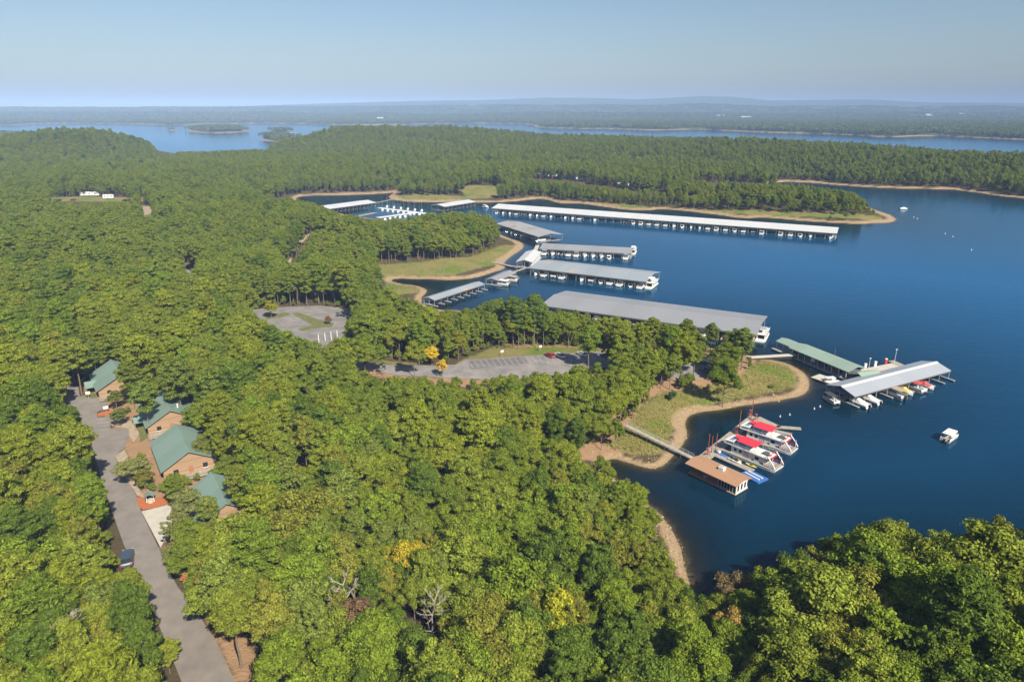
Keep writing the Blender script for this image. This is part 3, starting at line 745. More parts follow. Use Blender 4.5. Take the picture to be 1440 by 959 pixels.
for (p0, p1, n, side) in (((536, 294), (595, 301), 8, 1), ((538, 292), (597, 299), 6, -1), ((540, 308), (582, 302), 6, 1)):
    for i in range(n):
        t = (i + .5) / n; x, y = P(p0[0] + (p1[0] - p0[0]) * t, p0[1] + (p1[1] - p0[1]) * t)
        o = SAIL.get(); o.scale = (.8, .8, .95); cn = random.choice(['white', 'navy', 'blue', 'tan']); set_color(o, BC[cn])
        place(o, x, y - side * 7, 0, random.uniform(-.06, .06) + .12, f"{ORD[i]} sailboat from left {'below the upper' if k == 0 else 'above the upper' if k == 1 else 'below the lower'} white pier, bare mast, {cn} boom cover", 'sailboat', 'sailboats in the back cove')
    k += 1

# ------------------------------------------------------------------ small white roofed boathouse between the docks
(x0, y0), (x1, y1) = P(727, 377), P(748, 378)
bh = thing('boathouse', 'small white roofed boathouse between the grassy point and the blue grey dock', 'boathouse', (x0, y0, 0), math.atan2(y1 - y0, x1 - x0))
wd = math.hypot(x1 - x0, y1 - y0); ln = 34
b = MB(); b.prism([(-.6, 4.4), (wd / 2, 6.0), (wd + .6, 4.4), (wd + .6, 4.2), (wd / 2, 5.8), (-.6, 4.2)], 1, -.8, ln); b.build('roof', M['white_roof'], bh)
b = MB(); b.box(.1, wd - .1, 5, ln - .5, .6, 4.25); b.build('wall', M['white'], bh)
b = MB(); b.box(-.8, wd + .8, -1.2, ln, .2, .6); b.build('deck', M['greydeck'], bh)
b = MB(); b.box(-.6, wd + .6, -1, ln, -.4, .19); b.build('float', M['black'], bh)
for x in (.2, wd / 2, wd - .2):
    b = MB(); b.tube((x, -.4, .6), (x, -.4, 4.4), .12, n=5); b.build('post', M['steel'], bh)
b = MB(); b.box(wd * .3, wd * .7, 4.93, 5.0, .7, 3.2); b.build('door', M['dark_steel'], bh)
boat('runabout', *P(735, 377), 1.2, 'blue', 'small blue covered runabout tied in front of the white boathouse')
pier('gangway', 'dark gangway from the grassy point to the white boathouse', [(672, 366), (718, 376), (745, 379)], 2.2, 1.0, 'deckwood')
pier('gangway', 'short catwalk joining the boathouse walkway to the blue grey dock', [(722, 384), (740, 378)], 2.0, .7, 'deckwood')
pier('gangway', 'white landing between the boathouse and the rust patched dock', [(751, 358), (756, 346)], 3, .6, 'concrete')

# ------------------------------------------------------------------ marina store with mint green roof
A6, B6 = Vector(P(1089, 492)), Vector(P(1190, 535)); d6 = B6 - A6; L6 = d6.length; rz6 = math.atan2(d6.y, d6.x)
st = thing('marina_store', 'floating marina store under a long mint green roof', 'marina store', (A6.x, A6.y, 0), rz6)
b = MB(); W6 = 8.5
b.prism([(-.9, 4.0), (W6 / 2, 5.4), (W6 + .9, 4.0), (W6 + .9, 3.8), (W6 / 2, 5.2), (-.9, 3.8)], 0, L6 * .22, L6 + .8)
rf = b.build('roof', M['mint_roof'], st)
b = MB(); b.prism([(.9, 3.75), (W6 / 2, 4.95), (W6 - .2, 3.75), (W6 - .2, 3.55), (W6 / 2, 4.75), (.9, 3.55)], 0, -.8, L6 * .22 - .02); b.build('roof', M['mint_roof'], st)
b = MB(); b.box(L6 * .25, L6 - .5, 1.2, W6 - .8, .6, 3.9); w_ = b.build('wall', simple('slate_siding', (.10, .12, .14), .8), st)
for k in range(7):
    x = L6 * (.3 + .095 * k); b = MB(); b.box(x, x + 1.4, 1.16, 1.21, 1.5, 2.7); b.build('window', M['glass'], st)
b = MB(); b.box(L6 * .5, L6 * .5 + 2.0, 1.12, 1.18, 1.3, 2.9); b.build('sign_board', M['white'], st)
b = MB(); b.box(-1.2, L6 + 1, -1.0, W6 + 1, .2, .6); b.build('deck', M['greydeck'], st)
b = MB(); b.box(-1, L6 + .8, -.8, W6 + .8, -.5, .19); b.build('float', M['black'], st)
for x in np.linspace(0, L6, 12):
    for y in (-.6,):
        b = MB(); b.tube((x, y if x > L6 * .2 else 1.2, .6), (x, y if x > L6 * .2 else 1.2, 3.9), .09, n=5); b.build('post', M['white'], st)
b = MB(); b.tube((L6 * .72, W6 / 2, 5.2), (L6 * .72, W6 / 2, 9.5), .07, .04, n=5); b.build('flagpole', M['chrome'], st)
# roof of the fuel dock crossing behind
(x0, y0), (x1, y1) = P(1196, 537), P(1214, 547)
gx0 = thing('fuel_dock_shelter', 'short mint green gable roof between the marina store and the silver dock', 'shelter', (x0, y0, 0), math.atan2(y1 - y0, x1 - x0) + .0)
gw = 7.5
b = MB(); b.prism([(-1, 3.7), (gw / 2 - 1, 5.1), (gw - 1, 3.7), (gw - 1, 3.5), (gw / 2 - 1, 4.9), (-1, 3.5)], 1, 0, 9); b.build('roof', M['mint_roof'], gx0)
for x in (-.6, gw - 1.4):
    for y in (.4, 8.6):
        b = MB(); b.tube((x, y, -.2), (x, y, 3.6), .1, n=5); b.build('post', M['steel'], gx0)
b = MB(); b.box(-1, gw - 1, 0, 9, .2, .6); b.build('deck', M['greydeck'], gx0)
pier('fuel_pier', 'pale fuel pier running right from the mint green roof', [(1204, 526), (1264, 514)], 4.2, .6, 'concrete')
pier('fuel_pier', 'small cross pier at the outer end of the fuel pier', [(1252, 509), (1270, 517)], 3.0, .65, 'deckwood')
def pump(px, py, label, m):
    x, y = P(px, py); r = thing('fuel_pump', label, 'fuel pump', (x, y, .6))
    b = MB(); b.box(-.45, .45, -.3, .3, 0, 1.9); b.build('body', M[m], r)
    b = MB(); b.box(-.5, .5, -.35, .35, 1.9, 2.15); b.build('cap', M['white'], r)
pump(1245, 513, 'red fuel pump near the end of the fuel pier', 'red'); pump(1230, 517, 'white fuel pump halfway along the fuel pier', 'white'); pump(1216, 520, 'white fuel pump close to the mint green roof', 'white')
def pole(px, py, h, label, m='white', z=.6, name='lamp_pole'):
    x, y = P(px, py); r = thing(name, label, 'pole', (x, y, z))
    b = MB(); b.tube((0, 0, 0), (0, 0, h), .1, .07, n=6); b.build('pole', M[m], r)
    b = MB(); b.box(-.35, .35, -.15, .15, h, h + .22); b.build('lamp_head', M['white'], r)
pole(1257, 513, 6, 'tall white pole at the outer end of the fuel pier'); pole(1221, 521, 4.5, 'white pole in the middle of the fuel pier')
# platform in front of the store with its boat
pier('dock_platform', 'pale work platform in front of the marina store', [(1146, 530), (1176, 540)], 6, .6, 'concrete')
moored('pontoon', (1160, 538), (1176, 537), 'white', 'white pontoon boat tied at the platform in front of the marina store', .8)
pier('gangway', 'pale gangway bridge from the grassy point to the marina store', [(1052, 507), (1085, 505), (1120, 503)], 2.4, 1.5, 'concrete')

# ------------------------------------------------------------------ houseboat landing in the cove
def gang(p0, p1, w, z0, z1):
    x0, y0 = P(*p0, z0); x1, y1 = P(*p1, z1); d = Vector((x1 - x0, y1 - y0)); L = d.length
    r = thing('gangway', 'long grey gangway from the bank down to the floating house', 'gangway', (x0, y0, z0), math.atan2(d.y, d.x))
    b = MB()
    b.prism([(0, -.15), (L, z1 - z0 - .15), (L, z1 - z0 + .05), (0, .05)], 1, -w / 2, w / 2); b.build('deck', M['deckwood'], r)
    for s_ in (-1, 1):
        b = MB()
        for zz in (.55, 1.05): b.tube((0, s_ * w / 2, zz), (L, s_ * w / 2, z1 - z0 + zz), .04, n=4)
        for t in np.linspace(0, 1, 14): b.tube((L * t, s_ * w / 2, (z1 - z0) * t), (L * t, s_ * w / 2, (z1 - z0) * t + 1.05), .035, n=4)
        b.build('railing', M['steel'], r)
    for t in (.35, .62, .85):
        b = MB(); b.tube((L * t, -w / 2, -6), (L * t, -w / 2, (z1 - z0) * t), .1, n=5); b.tube((L * t, w / 2, -6), (L * t, w / 2, (z1 - z0) * t), .1, n=5); b.build('support', M['dark_steel'], r)
gang((880, 598), (974, 644), 1.7, 4.5, .8)
pier('walkway', 'grey main walkway linking the houseboats to the floating house', [(985, 650), (1062, 588)], 3.6, .6, 'deckwood')
for lab, p0, p1, w in (('wide outermost finger pier beyond the two houseboats', (1062, 590), (1092, 604), 4.6), ('thin outer half of the outermost finger pier', (1092, 602), (1126, 604.5), 1.8),
                       ('finger pier behind the upper houseboat', (1052, 599), (1113, 613), 1.8), ('finger pier between the two houseboats', (1034, 615), (1092, 631), 2.0),
                       ('finger pier along the lower houseboat', (1012, 632), (1070, 651), 2.0), ('finger pier nearest the floating house', (1004, 640), (1058, 664), 2.4)):
    pier('finger_pier', lab, [p0, p1], w, .58, 'deckwood')
def houseboat(label, p0, p1, roofc):
    (x0, y0), (x1, y1) = P(*p0), P(*p1); d = Vector((x1 - x0, y1 - y0)); L = d.length
    r = thing('houseboat', label, 'houseboat', (x0, y0, 0), math.atan2(d.y, d.x))   # x runs stern to bow along the near side
    W = 5.0
    b = MB(); b.box(0, L - 1.2, 0, W, -.35, .75)
    b.prism([(L - 1.2, .75), (L - .1, .75), (L - .5, -.2), (L - 1.2, -.35)], 1, .0, W); b.build('hull', M['white'], r)
    b = MB(); b.box(-.02, L - 1.6, -.02, .0, .30, .48); b.build('hull_stripe', M['black'], r)
    b = MB(); b.box(.2, L - .3, .1, W - .1, .76, .84); b.build('deck', M['greydeck'], r)
    cx0, cx1 = 3.2, L - 4.2
    b = MB(); b.box(cx0, cx1, .45, W - .45, .84, 3.3); cb = b.build('cabin', M['white'], r)
    for k, x in enumerate((cx0 + 1.0, cx0 + 2.7, cx0 + 8.0, cx0 + 10.4, cx0 + 12.2)):
        if x + 1 > cx1: break
        b = MB(); b.box(x, x + (.9 if k < 2 else 1.2), .42, .452, 1.8, 2.7); b.build('window', M['glass'], cb)
    b = MB(); b.box(cx0 + 7.0, cx0 + 7.7, .42, .452, 1.0, 1.5); b.box(cx0 + 9.6, cx0 + 10.8, .42, .452, 1.0, 1.4); b.build('window', M['glass'], cb)
    b = MB()
    for x in (cx0 + 4.5, cx0 + 5.1, cx0 + 5.7): b.prism([(x, 1.0), (x + .18, 1.0), (x - .05, 3.1), (x - .23, 3.1)], 1, .425, .452)
    b.build('red_stripe', M['redcanvas'], cb)
    b = MB(); b.box(cx1 - .02, cx1 + .03, .9, W - .9, 1.0, 2.9); b.build('window', M['glass'], cb)
    b = MB(); b.box(cx0 - .03, cx0 + .02, .9, W - .9, 1.0, 2.9); b.build('window', M['glass'], cb)
    b = MB(); b.box(.9, L - 2.6, .05, W - .05, 3.3, 3.48); b.build('upper_deck', M['white'], r)
    # rails, awning, slide, covers on the upper deck
    b = MB()
    for y in (.12, W - .12):
        b.tube((1, y, 4.35), (L - 2.8, y, 4.35), .04, n=4); b.tube((1, y, 3.95), (L - 2.8, y, 3.95), .03, n=4)
        for x in np.linspace(1, L - 2.8, 13): b.tube((x, y, 3.48), (x, y, 4.35), .03, n=4)
    b.build('railing', M['steel'], r)
    ax0, ax1 = L * .28, L * .62
    b = MB(); b.loft([[(x, .1, 5.45), (x, W * .3, 5.85), (x, W * .7, 5.85), (x, W - .1, 5.45), (x, W * .7, 5.78), (x, W * .3, 5.78)] for x in (ax0, ax1)]); b.build('awning', M[roofc], r)
    b = MB()
    for x in (ax0 + .2, (ax0 + ax1) / 2, ax1 - .2):
        for y in (.25, W - .25): b.tube((x, y, 3.48), (x, y, 5.5), .05, n=4)
    b.build('awning_frame', M['chrome'], r)
    b = MB(); b.box(ax0 - 2.4, ax0 - .6, 2.4, W - .4, 5.0, 5.12); b.build('awning', M['redcanvas'], r)
    for x in (ax0 - 2.3, ax0 - .7):
        for y in (2.5, W - .5):
            b = MB(); b.tube((x, y, 3.48), (x, y, 5.0), .04, n=4); b.build('awning_post', M['chrome'], r)
    b = MB(); b.prism([(1.0, 4.3), (4.0, 4.6), (4.0, 4.48), (1.0, 4.18)], 1, .2, W - .2)
    for x, zz in ((1.1, 4.2), (3.9, 4.5)):
        for y in (.3, W - .3): b.tube((x, y, 3.4), (x, y, zz), .06, n=4)
    b.build('rear_roof', M['white'], r)
    b = MB(); b.prism([(1.9, 4.46), (3.4, 4.61), (3.4, 4.56), (1.9, 4.41)], 1, 1.0, W - 1.2); b.build('roof_panel', simple('teal_blue_panel', (.16, .34, .50), .4), r)
    b = MB()
    for k in range(7): b.box(4.6 + k * .55, 4.95 + k * .55, .5, 1.0, 3.48, 4.3)
    b.build('deck_chair', M['bluemat'], r)
    b = MB(); b.prism([(1.0, .9), (2.9, .9), (2.9, 3.2), (2.4, 3.2)], 1, .5, 1.1); b.build('stairs', M['black'], r)
    b = MB(); b.box(L * .70, L * .70 + 2.2, 1.6, 3.4, 3.48, 4.1); b.build('deck_cover', M['dark_steel'], r)
    b = MB(); b.box(L * .80, L * .80 + .9, 2.2, 3.2, 3.48, 4.2); b.build('air_conditioner', M['white'], r)
    # front porch: posts, red rail and the two white sweeping arches
    b = MB()
    for y in (.3, W - .3):
        for x in (cx1 + .6, L - 1.0): b.tube((x, y, .84), (x, y, 3.3), .07, n=5)
    b.build('porch_post', M['white'], r)
    b = MB()
    for y in (.2, W - .2):
        b.tube((cx1 + .3, y, 1.75), (L - .6, y, 1.75), .06, n=4); b.tube((cx1 + .3, y, 1.3), (L - .6, y, 1.3), .05, n=4)
    b.tube((L - .5, .2, 1.75), (L - .5, W - .2, 1.75), .06, n=4); b.build('porch_rail', M['red'], r)
    for y in (.12, W - .12):
        b = MB(); pts = [(L - 2.9, y, 4.3), (L - 2.4, y, 3.7), (L - 1.7, y, 3.0), (L - .9, y, 2.1), (L - .3, y, 1.2)]
        for k in range(4): b.tube(pts[k], pts[k + 1], .17, .15, n=5)
        b.build('arch', M['white'], r)
        b = MB(); b.tube((L - 2.9, y, 3.5), (L - 2.9, y, 4.7), .07, n=5); b.build('arch_post', M['red'], r)
    b = MB(); b.tube((L - 2.9, .12, 4.4), (L - 2.9, W - .12, 4.4), .08, n=5); b.build('arch_bar', M['red'], r)
    b = MB(); b.box(L - 2.55, L - 2.45, .1, W - .1, 3.1, 3.6); b.build('porch_fascia', M['red'], r)
    return r
houseboat('upper of the two white houseboats with pink red awning on its roof deck', (1035, 614), (1113, 641), 'redcanvas')
houseboat('lower of the two white houseboats with red awning, nearer the floating house', (1013, 634), (1090, 666), 'redcanvas')
# floating house
(x0, y0), (x1, y1) = P(968, 667), P(1033, 698); d = Vector((x1 - x0, y1 - y0)); L = d.length; W = 6.0
fh = thing('floating_house', 'floating brown house with flat tan roof at the cove landing', 'floating house', (x0, y0, 0), math.atan2(d.y, d.x))
b = MB(); b.box(-.3, L + .2, 0, W + .2, -.5, .35); b.build('float', M['black'], fh)
b = MB(); b.box(-.3, L + .2, 0, W + .2, .352, .5); b.build('deck', M['deckwood'], fh)
b = MB(); b.box(.2, L * .62, .9, W - .2, .5, 3.5); b.build('wall', M['brown'], fh)
b = MB(); b.box(L * .62 + .02, L, .35, W - .2, .5, 3.5); w2 = b.build('wall', M['brown'], fh); tag(w2)
b = MB(); b.box(L, L + .06, .3, W - .15, .5, 3.6); b.box(L - .1, L + .06, .25, .35, .5, 3.6); b.build('gable_wall', M['white'], fh)
for y in (.9, 2.5, 4.1, 5.5):
    b = MB(); b.box(L + .05, L + .09, y, y + .8, 1.2, 2.9); f_ = b.build('window', M['glass'], fh)
for x in (.64, .70, .76, .82, .88, .94):
    b = MB(); b.box(L * x, L * x + 1.0, .30, .36, 1.0, 2.9); f_ = b.build('window', M['glass'], fh)
    b = MB(); b.box(L * x - .12, L * x, .28, .34, .6, 3.3); b.build('window_frame', M['white'], f_)
for x in (.06, .2, .34, .48):
    b = MB(); b.tube((L * x + .3, .25, .5), (L * x + .3, .25, 3.5), .09, n=5); b.build('porch_post', M['brown'], fh)
b = MB(); b.box(.1, L * .62, .15, .25, .55, 1.35); b.build('porch_rail', M['brown'], fh)
b = MB(); b.box(L * .40, L * .62, .12, .26, 1.36, 1.5); b.build('railing', M['red'], fh)
b = MB(); b.prism([(-.9, 3.45), (W / 2, 4.15), (W + .7, 3.45), (W + .7, 3.62), (W / 2, 4.35), (-.9, 3.62)][::-1], 0, -.9, L + .7); b.build('roof', M['tan_roof'], fh)
b = MB(); b.box(L * .52, L * .52 + 1.6, W * .5 - .7, W * .5 + .7, 4.2, 5.2); ac = b.build('roof_unit', M['white'], fh)
b = MB(); b.tube((L * .52 + .8, W * .5, 5.2), (L * .52 + .8, W * .5, 5.35), .5, n=10); b.build('fan', M['steel'], ac)
g_ = thing('grill', 'white covered grill on the porch of the floating house', 'grill', (x0 + d.x * .38 + .2, y0 + d.y * .38 + .9, .5), .3)
b = MB(); b.box(-.5, .5, -.35, .35, 0, .8); b.build('cart', M['steel'], g_); b = MB(); b.tube((-.5, 0, .9), (.5, 0, .9), .4, n=10); b.build('lid', M['white'], g_)
# jet ski lifts, kayaks, small boat, red winch posts and piles
def slab_thing(name, label, cat, px, py, rz, parts):
    x, y = P(px, py); r = thing(name, label, cat, (x, y, 0), rz)
    for nm, mt, boxes in parts:
        b = MB()
        for q in boxes: b.box(*q)
        b.build(nm, M[mt], r)
    return r
ang = math.atan2(*(Vector(P(1058, 664)) - Vector(P(1004, 640))).yx)
slab_thing('floating_lift', 'blue floating jet ski lift beside the right corner of the floating house', 'lift', 1060, 671, ang - .1, [('platform', 'bluemat', [(-3.2, 3.2, -2.2, 2.2, -.1, .45)]), ('cradle', 'white', [(-2.6, 2.4, -.9, -.5, .45, .7), (-2.6, 2.4, .5, .9, .45, .7)])])
slab_thing('paddle_boat', 'blue paddle boat tied at the inner end of the slip by the lower houseboat', 'paddle boat', 1013, 640.5, ang, [('hull', 'bluemat', [(-2.2, 2.2, -.7, .7, 0, .6), (-1.6, 1.0, -.55, .55, .6, .8)]), ('seat', 'white', [(-.8, -.2, -.5, .5, .8, 1.3)])])
def kayak(px, py, label):
    x, y = P(px, py); r = thing('kayak', label, 'kayak', (x, y, 0), ang - math.pi / 2); r.scale = (.75, .75, .75)
    b = MB(); rr = []
    for i in range(9):
        t = i / 8; w = .75 * math.sin(math.pi * (.06 + .88 * t)) ** .7
        rr.append([(-w, -2.4 + 4.8 * t, .35), (0, -2.4 + 4.8 * t, .05), (w, -2.4 + 4.8 * t, .35), (0, -2.4 + 4.8 * t, .5)])
    b.loft(rr); b.build('hull', M['yellow'], r)
    b = MB(); b.box(-.35, .35, -.6, .6, .4, .56); b.build('seat', M['black'], r)
kayak(1035, 646.5, 'yellow kayak floating left of the other along the lower houseboat pier'); kayak(1056, 655, 'yellow kayak farther right along the lower houseboat pier')
for px, py, t in ((1030, 650, 'left'), (1036, 653, 'right')):
    x, y = P(px, py); r = thing('jet_ski', f'{t} one of two white jet skis on the pier nearest the floating house', 'jet ski', (x, y, .62), ang - math.pi / 2)
    b = MB(); b.loft(hull_rings(2.9, 1.1, .5, .5)); b.build('hull', M['white'], r); b = MB(); b.box(-.25, .25, -.9, .3, .5, .95); b.build('seat', M['black'], r); b = MB(); b.tube((-.4, .5, 1.05), (.4, .5, 1.05), .05, n=5); b.build('handlebar', M['black'], r)
for i, (px, py, h, nm) in enumerate(((995, 641, 7.5, 'nearest the floating house'), (1000, 638, 6, 'in the middle of three by the floating house'), (1006, 636, 6.5, 'rightmost of three by the floating house'), (1039, 606, 7.5, 'between the two houseboats'), (1056, 593, 8.5, 'beside the outermost pier'))):
    x, y = P(px, py); r = thing('mooring_pile', f'tall thin rust red mooring pile {nm}', 'pile', (x, y, -2))
    b = MB(); b.tube((0, 0, 0), (0, 0, h + 2), .11, n=6); b.build('shaft', M['rustred'], r); b = MB(); b.tube((0, 0, 2.3), (0, 0, 2.9), .25, n=8); b.build('collar', M['dark_steel'], r)
for i, (px, py, nm) in enumerate(((994, 643, 'beside the floating house'), (1036, 613, 'at the stern of the lower houseboat'), (1062, 594, 'at the stern of the upper houseboat'), (1054, 588, 'at the outer end of the walkway'))):
    x, y = P(px, py); r = thing('winch_frame', f'rust red winch frame standing {nm}', 'winch', (x, y, .6), .6); r.scale = (.75, .75, .75)
    b = MB()
    for sx in (-.8, .8):
        for sy in (-.8, .8): b.tube((sx, sy, 0), (sx * .3, sy * .3, 3.2), .1, n=4)
    b.build('leg', M['rustred'], r); b = MB(); b.box(-.5, .5, -.5, .5, 3.1, 3.35); b.tube((-.9, 0, 1.2), (.9, 0, 1.2), .22, n=8); b.build('winch_drum', M['rustred'], r)
# buoys
for i, (px, py, nm) in enumerate(((1145, 575, 'left one of the pair below the silver dock'), (1153, 572, 'right one of the pair below the silver dock'), (1097, 586, 'left one of the pair beyond the outermost pier'), (1110.5, 583.5, 'right one of the pair beyond the outermost pier'),
                                   (1285, 306, 'upper left of the far buoys'), (1290, 308, 'next to the speedboat'), (1329, 329, 'left middle of the far lake'), (1340, 333, 'right middle of the far lake'), (1366, 352, 'lowest of the far buoys'))):
    x, y = P(px, py); r = thing('buoy', f'small white buoy, {nm}', 'buoy', (x, y, 0), 0, 'white buoys')
    far_ = py < 400
    b = MB(); s_ = .9 if far_ else .6
    b.tube((0, 0, -.2), (0, 0, .35 * s_), .42 * s_, .42 * s_, 10); b.tube((0, 0, .35 * s_), (0, 0, 1.1 * s_), .3 * s_, .12 * s_, 8); b.build('float', M['white'], r, True)
    b = MB(); b.tube((0, 0, .45 * s_), (0, 0, .62 * s_), .34 * s_, .3 * s_, 8); b.build('band', M['red'] if i in (1,) else M['rustred'], r)

# ------------------------------------------------------------------ cabins
def cabin(label, rf_px, dirv, ln, wd, z0=None, wall=3.4, rise=3.6, porch=True, hip=False):
    """rf_px: photo pixel of the front ridge end; dirv: world direction from front to back along the ridge"""
    gxx, gyy, gz = G(rf_px[0], rf_px[1] + 25)
    z0 = gz if z0 is None else z0
    x, y = P(rf_px[0], rf_px[1], z0 + wall + rise)
    z0 = hz(x, y) + .2
    x, y = P(rf_px[0], rf_px[1], z0 + wall + rise)
    dv = Vector(dirv).normalized()
    r = thing('cabin', label, 'cabin', (x, y, z0), math.atan2(dv.y, dv.x) - math.pi / 2)     # local +y runs to the back
    w = wd / 2; o = .7; e = wall; h = wall + rise; k = rise / w
    b = MB(); t = .18
    ez = e - k * o
    yb = ln + (0 if not hip else 0)
    b.prism([(-w - o, ez), (0, h), (w + o, ez), (w + o, ez - t), (0, h - t), (-w - o, ez - t)], 1, 0, yb); rf = b.build('roof', M['green_roof'], r)
    b = MB(); b.prism([(-.35, h - .03), (0, h + .1), (.35, h - .03)], 1, -.02, yb + .02); b.build('ridge_cap', M['green_roof'], rf)
    b = MB(); b.tube((w * .4, ln * .25, h - rise * .45), (w * .4, ln * .25, h - rise * .4 + 1.2), .22, n=8); b.build('vent_pipe', M['white'], rf)
    b = MB(); b.prism([(-w, -1.2), (w, -1.2), (w, e - .05), (0, h - t - .05), (-w, e - .05)], 1, .8, ln - .8); b.build('wall', M['log'], r)
    b = MB(); b.box(-w - .4, w + .4, -2.4, .78, .3, .55); b.build('porch_deck', M['deckwood'], r)
    b = MB()
    for xx in (-w + .1, 0, w - .1): b.tube((xx, -2.2, -1), (xx, -2.2, 1.5), .09, n=5)
    b.tube((-w, -2.2, 1.45), (w, -2.2, 1.45), .07, n=5); b.tube((-w, -2.2, 1.0), (w, -2.2, 1.0), .05, n=5); b.build('porch_rail', M['deckwood'], r)
    for xx in (-w * .55, w * .55):
        b = MB(); b.box(xx - .6, xx + .6, .74, .80, 1.1, 2.4); wi = b.build('window', M['glass'], r)
        b = MB(); b.box(xx - .7, xx + .7, .72, .76, .98, 1.1); b.build('sill', M['white'], wi)
    b = MB(); b.box(-.55, .55, .74, .80, .4, 2.5); b.build('door', M['brown'], r)
    for yy in (ln * .3, ln * .6):
        b = MB(); b.box(-w - .05, -w + .02, yy, yy + 1.4, 1.1, 2.4); b.build('window', M['glass'], r)
    if porch:   # low gable porch on the side facing the drive
        b = MB(); b.prism([(ln * .35, e - .9), (ln * .35 + 3, e + .4), (ln * .35 + 6, e - .9), (ln * .35 + 6, e - 1.05), (ln * .35 + 3, e + .25), (ln * .35, e - 1.05)], 0, -w - 3.0, -w * .72); b.build('porch_roof', M['green_roof'], r)
        for yy in (ln * .35 + .4, ln * .35 + 5.6):
            b = MB(); b.tube((-w - 2.8, yy, -1), (-w - 2.8, yy, e - .85), .12, n=5); b.build('porch_post', M['log'], r)
    ca, sa = math.cos(r.rotation_euler.z), math.sin(r.rotation_euler.z)
    FOOT.append(np.array([(x + px_ * ca - py_ * sa, y + px_ * sa + py_ * ca) for px_, py_ in ((-w - 1.5, -3), (w + 1.5, -3), (w + 1.5, ln + 1), (-w - 1.5, ln + 1))]))
    return r
cabin('green roofed log cabin farthest up the drive, log wall beside the turning area', (168, 528), (-.60, .80), 19, 13.5)
cabin('green roofed log cabin second down the drive, roof dappled by pine shadows', (239, 577), (-.55, .83), 19, 13)
cabin('green roofed log cabin third down the drive with an unshaded roof', (265, 635), (-.56, .83), 20, 13, porch=False)
cabin('green roofed cabin lowest on the drive, mostly hidden by trees', (318, 708), (-.56, .83), 17, 12, porch=False)

# ------------------------------------------------------------------ vehicles
def car_proto():
    r = thing('parked_car', None, 'car')
    b = MB()
    b.loft([[(-.86 * w, y, .35), (-.9 * w, y, .62), (-.82 * w, y, zt), (.82 * w, y, zt), (.9 * w, y, .62), (.86 * w, y, .35)] for y, zt, w in ((-2.25, .72, .9), (-2.1, .92, .97), (-1.2, 1.0, 1), (.6, 1.0, 1), (1.5, .92, .98), (2.1, .80, .92), (2.28, .62, .82))]); bd = b.build('body', M['carpaint'], r)
    b = MB(); b.loft([[(-.80, -1.9, 1.0), (-.80, .95, 1.0), (.80, .95, 1.0), (.80, -1.9, 1.0)], [(-.66, -1.45, 1.42), (-.66, .25, 1.42), (.66, .25, 1.42), (.66, -1.45, 1.42)]]); b.build('window', M['glass'], r)
    b = MB(); b.box(-.67, .67, -1.45, .25, 1.42, 1.47); b.build('roof', M['carpaint'], r)
    for sx in (-1, 1):
        for yy in (-1.4, 1.4):
            b = MB(); b.tube((sx * .72, yy, .33), (sx * .92, yy, .33), .33, n=12); wh = b.build('wheel', M['black'], r)
            b = MB(); b.tube((sx * .9, yy, .33), (sx * .935, yy, .33), .19, n=10); b.build('rim', M['chrome'], wh)
        b = MB(); b.box(sx * .62 - .18, sx * .62 + .18, 2.12, 2.24, .62, .76); b.build('headlight', M['white'], r)
        b = MB(); b.box(sx * .66 - .16, sx * .66 + .16, -2.27, -2.18, .68, .86); b.build('taillight', M['red'], r)
    return r
CAR = Proto(car_proto())
for px, py, rz, c, lab, s_ in ((773, 502, .55, (.36, .02, .03), 'dark red car, leftmost in the lower parking lot', 1.2), (787, 502, .55, (.75, .75, .75), 'white car parked right beside the dark red one', 1.25), (818, 500, .55, (.72, .73, .74), 'white car in the middle of the lower lot', 1.2),
                               (851, 503, .55, (.05, .055, .08), 'black car at the right end of the lower lot', 1.2), (838, 521, .5, (.6, .6, .6), 'pale car half hidden by trees below the lower lot', 1.15), (886, 519, 2.0, (.3, .31, .33), 'grey car in the tree shade right of the lower lot', 1.2),
                               (985, 511.5, 1.3, (.05, .06, .07), 'black car left of two near the point', 1.15), (995, 510.5, 1.3, (.10, .11, .13), 'dark grey car right of two near the point', 1.15), (993, 523, .9, (.12, .13, .22), 'dark blue car in the shade near the point', 1.2), (180, 789, .45, (.02, .05, .10), 'dark blue car parked under the pines at the left edge of the drive', 1.35)):
    x, y, z = G(px, py); o = CAR.get(); set_color(o, c)
    place(o, x, y, z + .1, rz, lab, 'car', 'parked cars', s_)
def rv(px, py, rz, lab, L=9):
    x, y, z = G(px, py); r = thing('camper_trailer', lab, 'camper', (x, y, z), rz, 'campers in the far campground'); r.scale = (1.2, 1.2, 1.35)
    b = MB(); b.prism([(-L / 2, .6), (L / 2, .6), (L / 2, 2.9), (L / 2 - .8, 3.3), (-L / 2, 3.3)], 1, -1.25, 1.25); b.build('body', M['white'], r)
    b = MB()
    for xx in (-L * .3, 0, L * .3): b.box(xx - .6, xx + .6, -1.28, -1.24, 1.7, 2.5)
    b.build('window', M['glass'], r)
    for xx in (-.6, .6):
        b = MB(); b.tube((xx, -1.3, .4), (xx, 1.3, .4), .4, n=8); b.build('wheel', M['black'], r)
for i, (px, py, L) in enumerate(((760, 246, 12), (776, 248.5, 16), (797, 251, 12), (818, 253.5, 14), (875, 259, 18), (890, 262, 12), (907, 262.5, 12), (936, 265, 8), (985, 270, 9))):
    rv(px, py, .2, f'white camper, {ORD[i]} from left in the trees beyond the long white dock', L)
rv(127, 276, .1, 'large white camper in the far clearing on the left', 16); rv(153, 280, .3, 'small white camper right of the large one in the far clearing', 8)
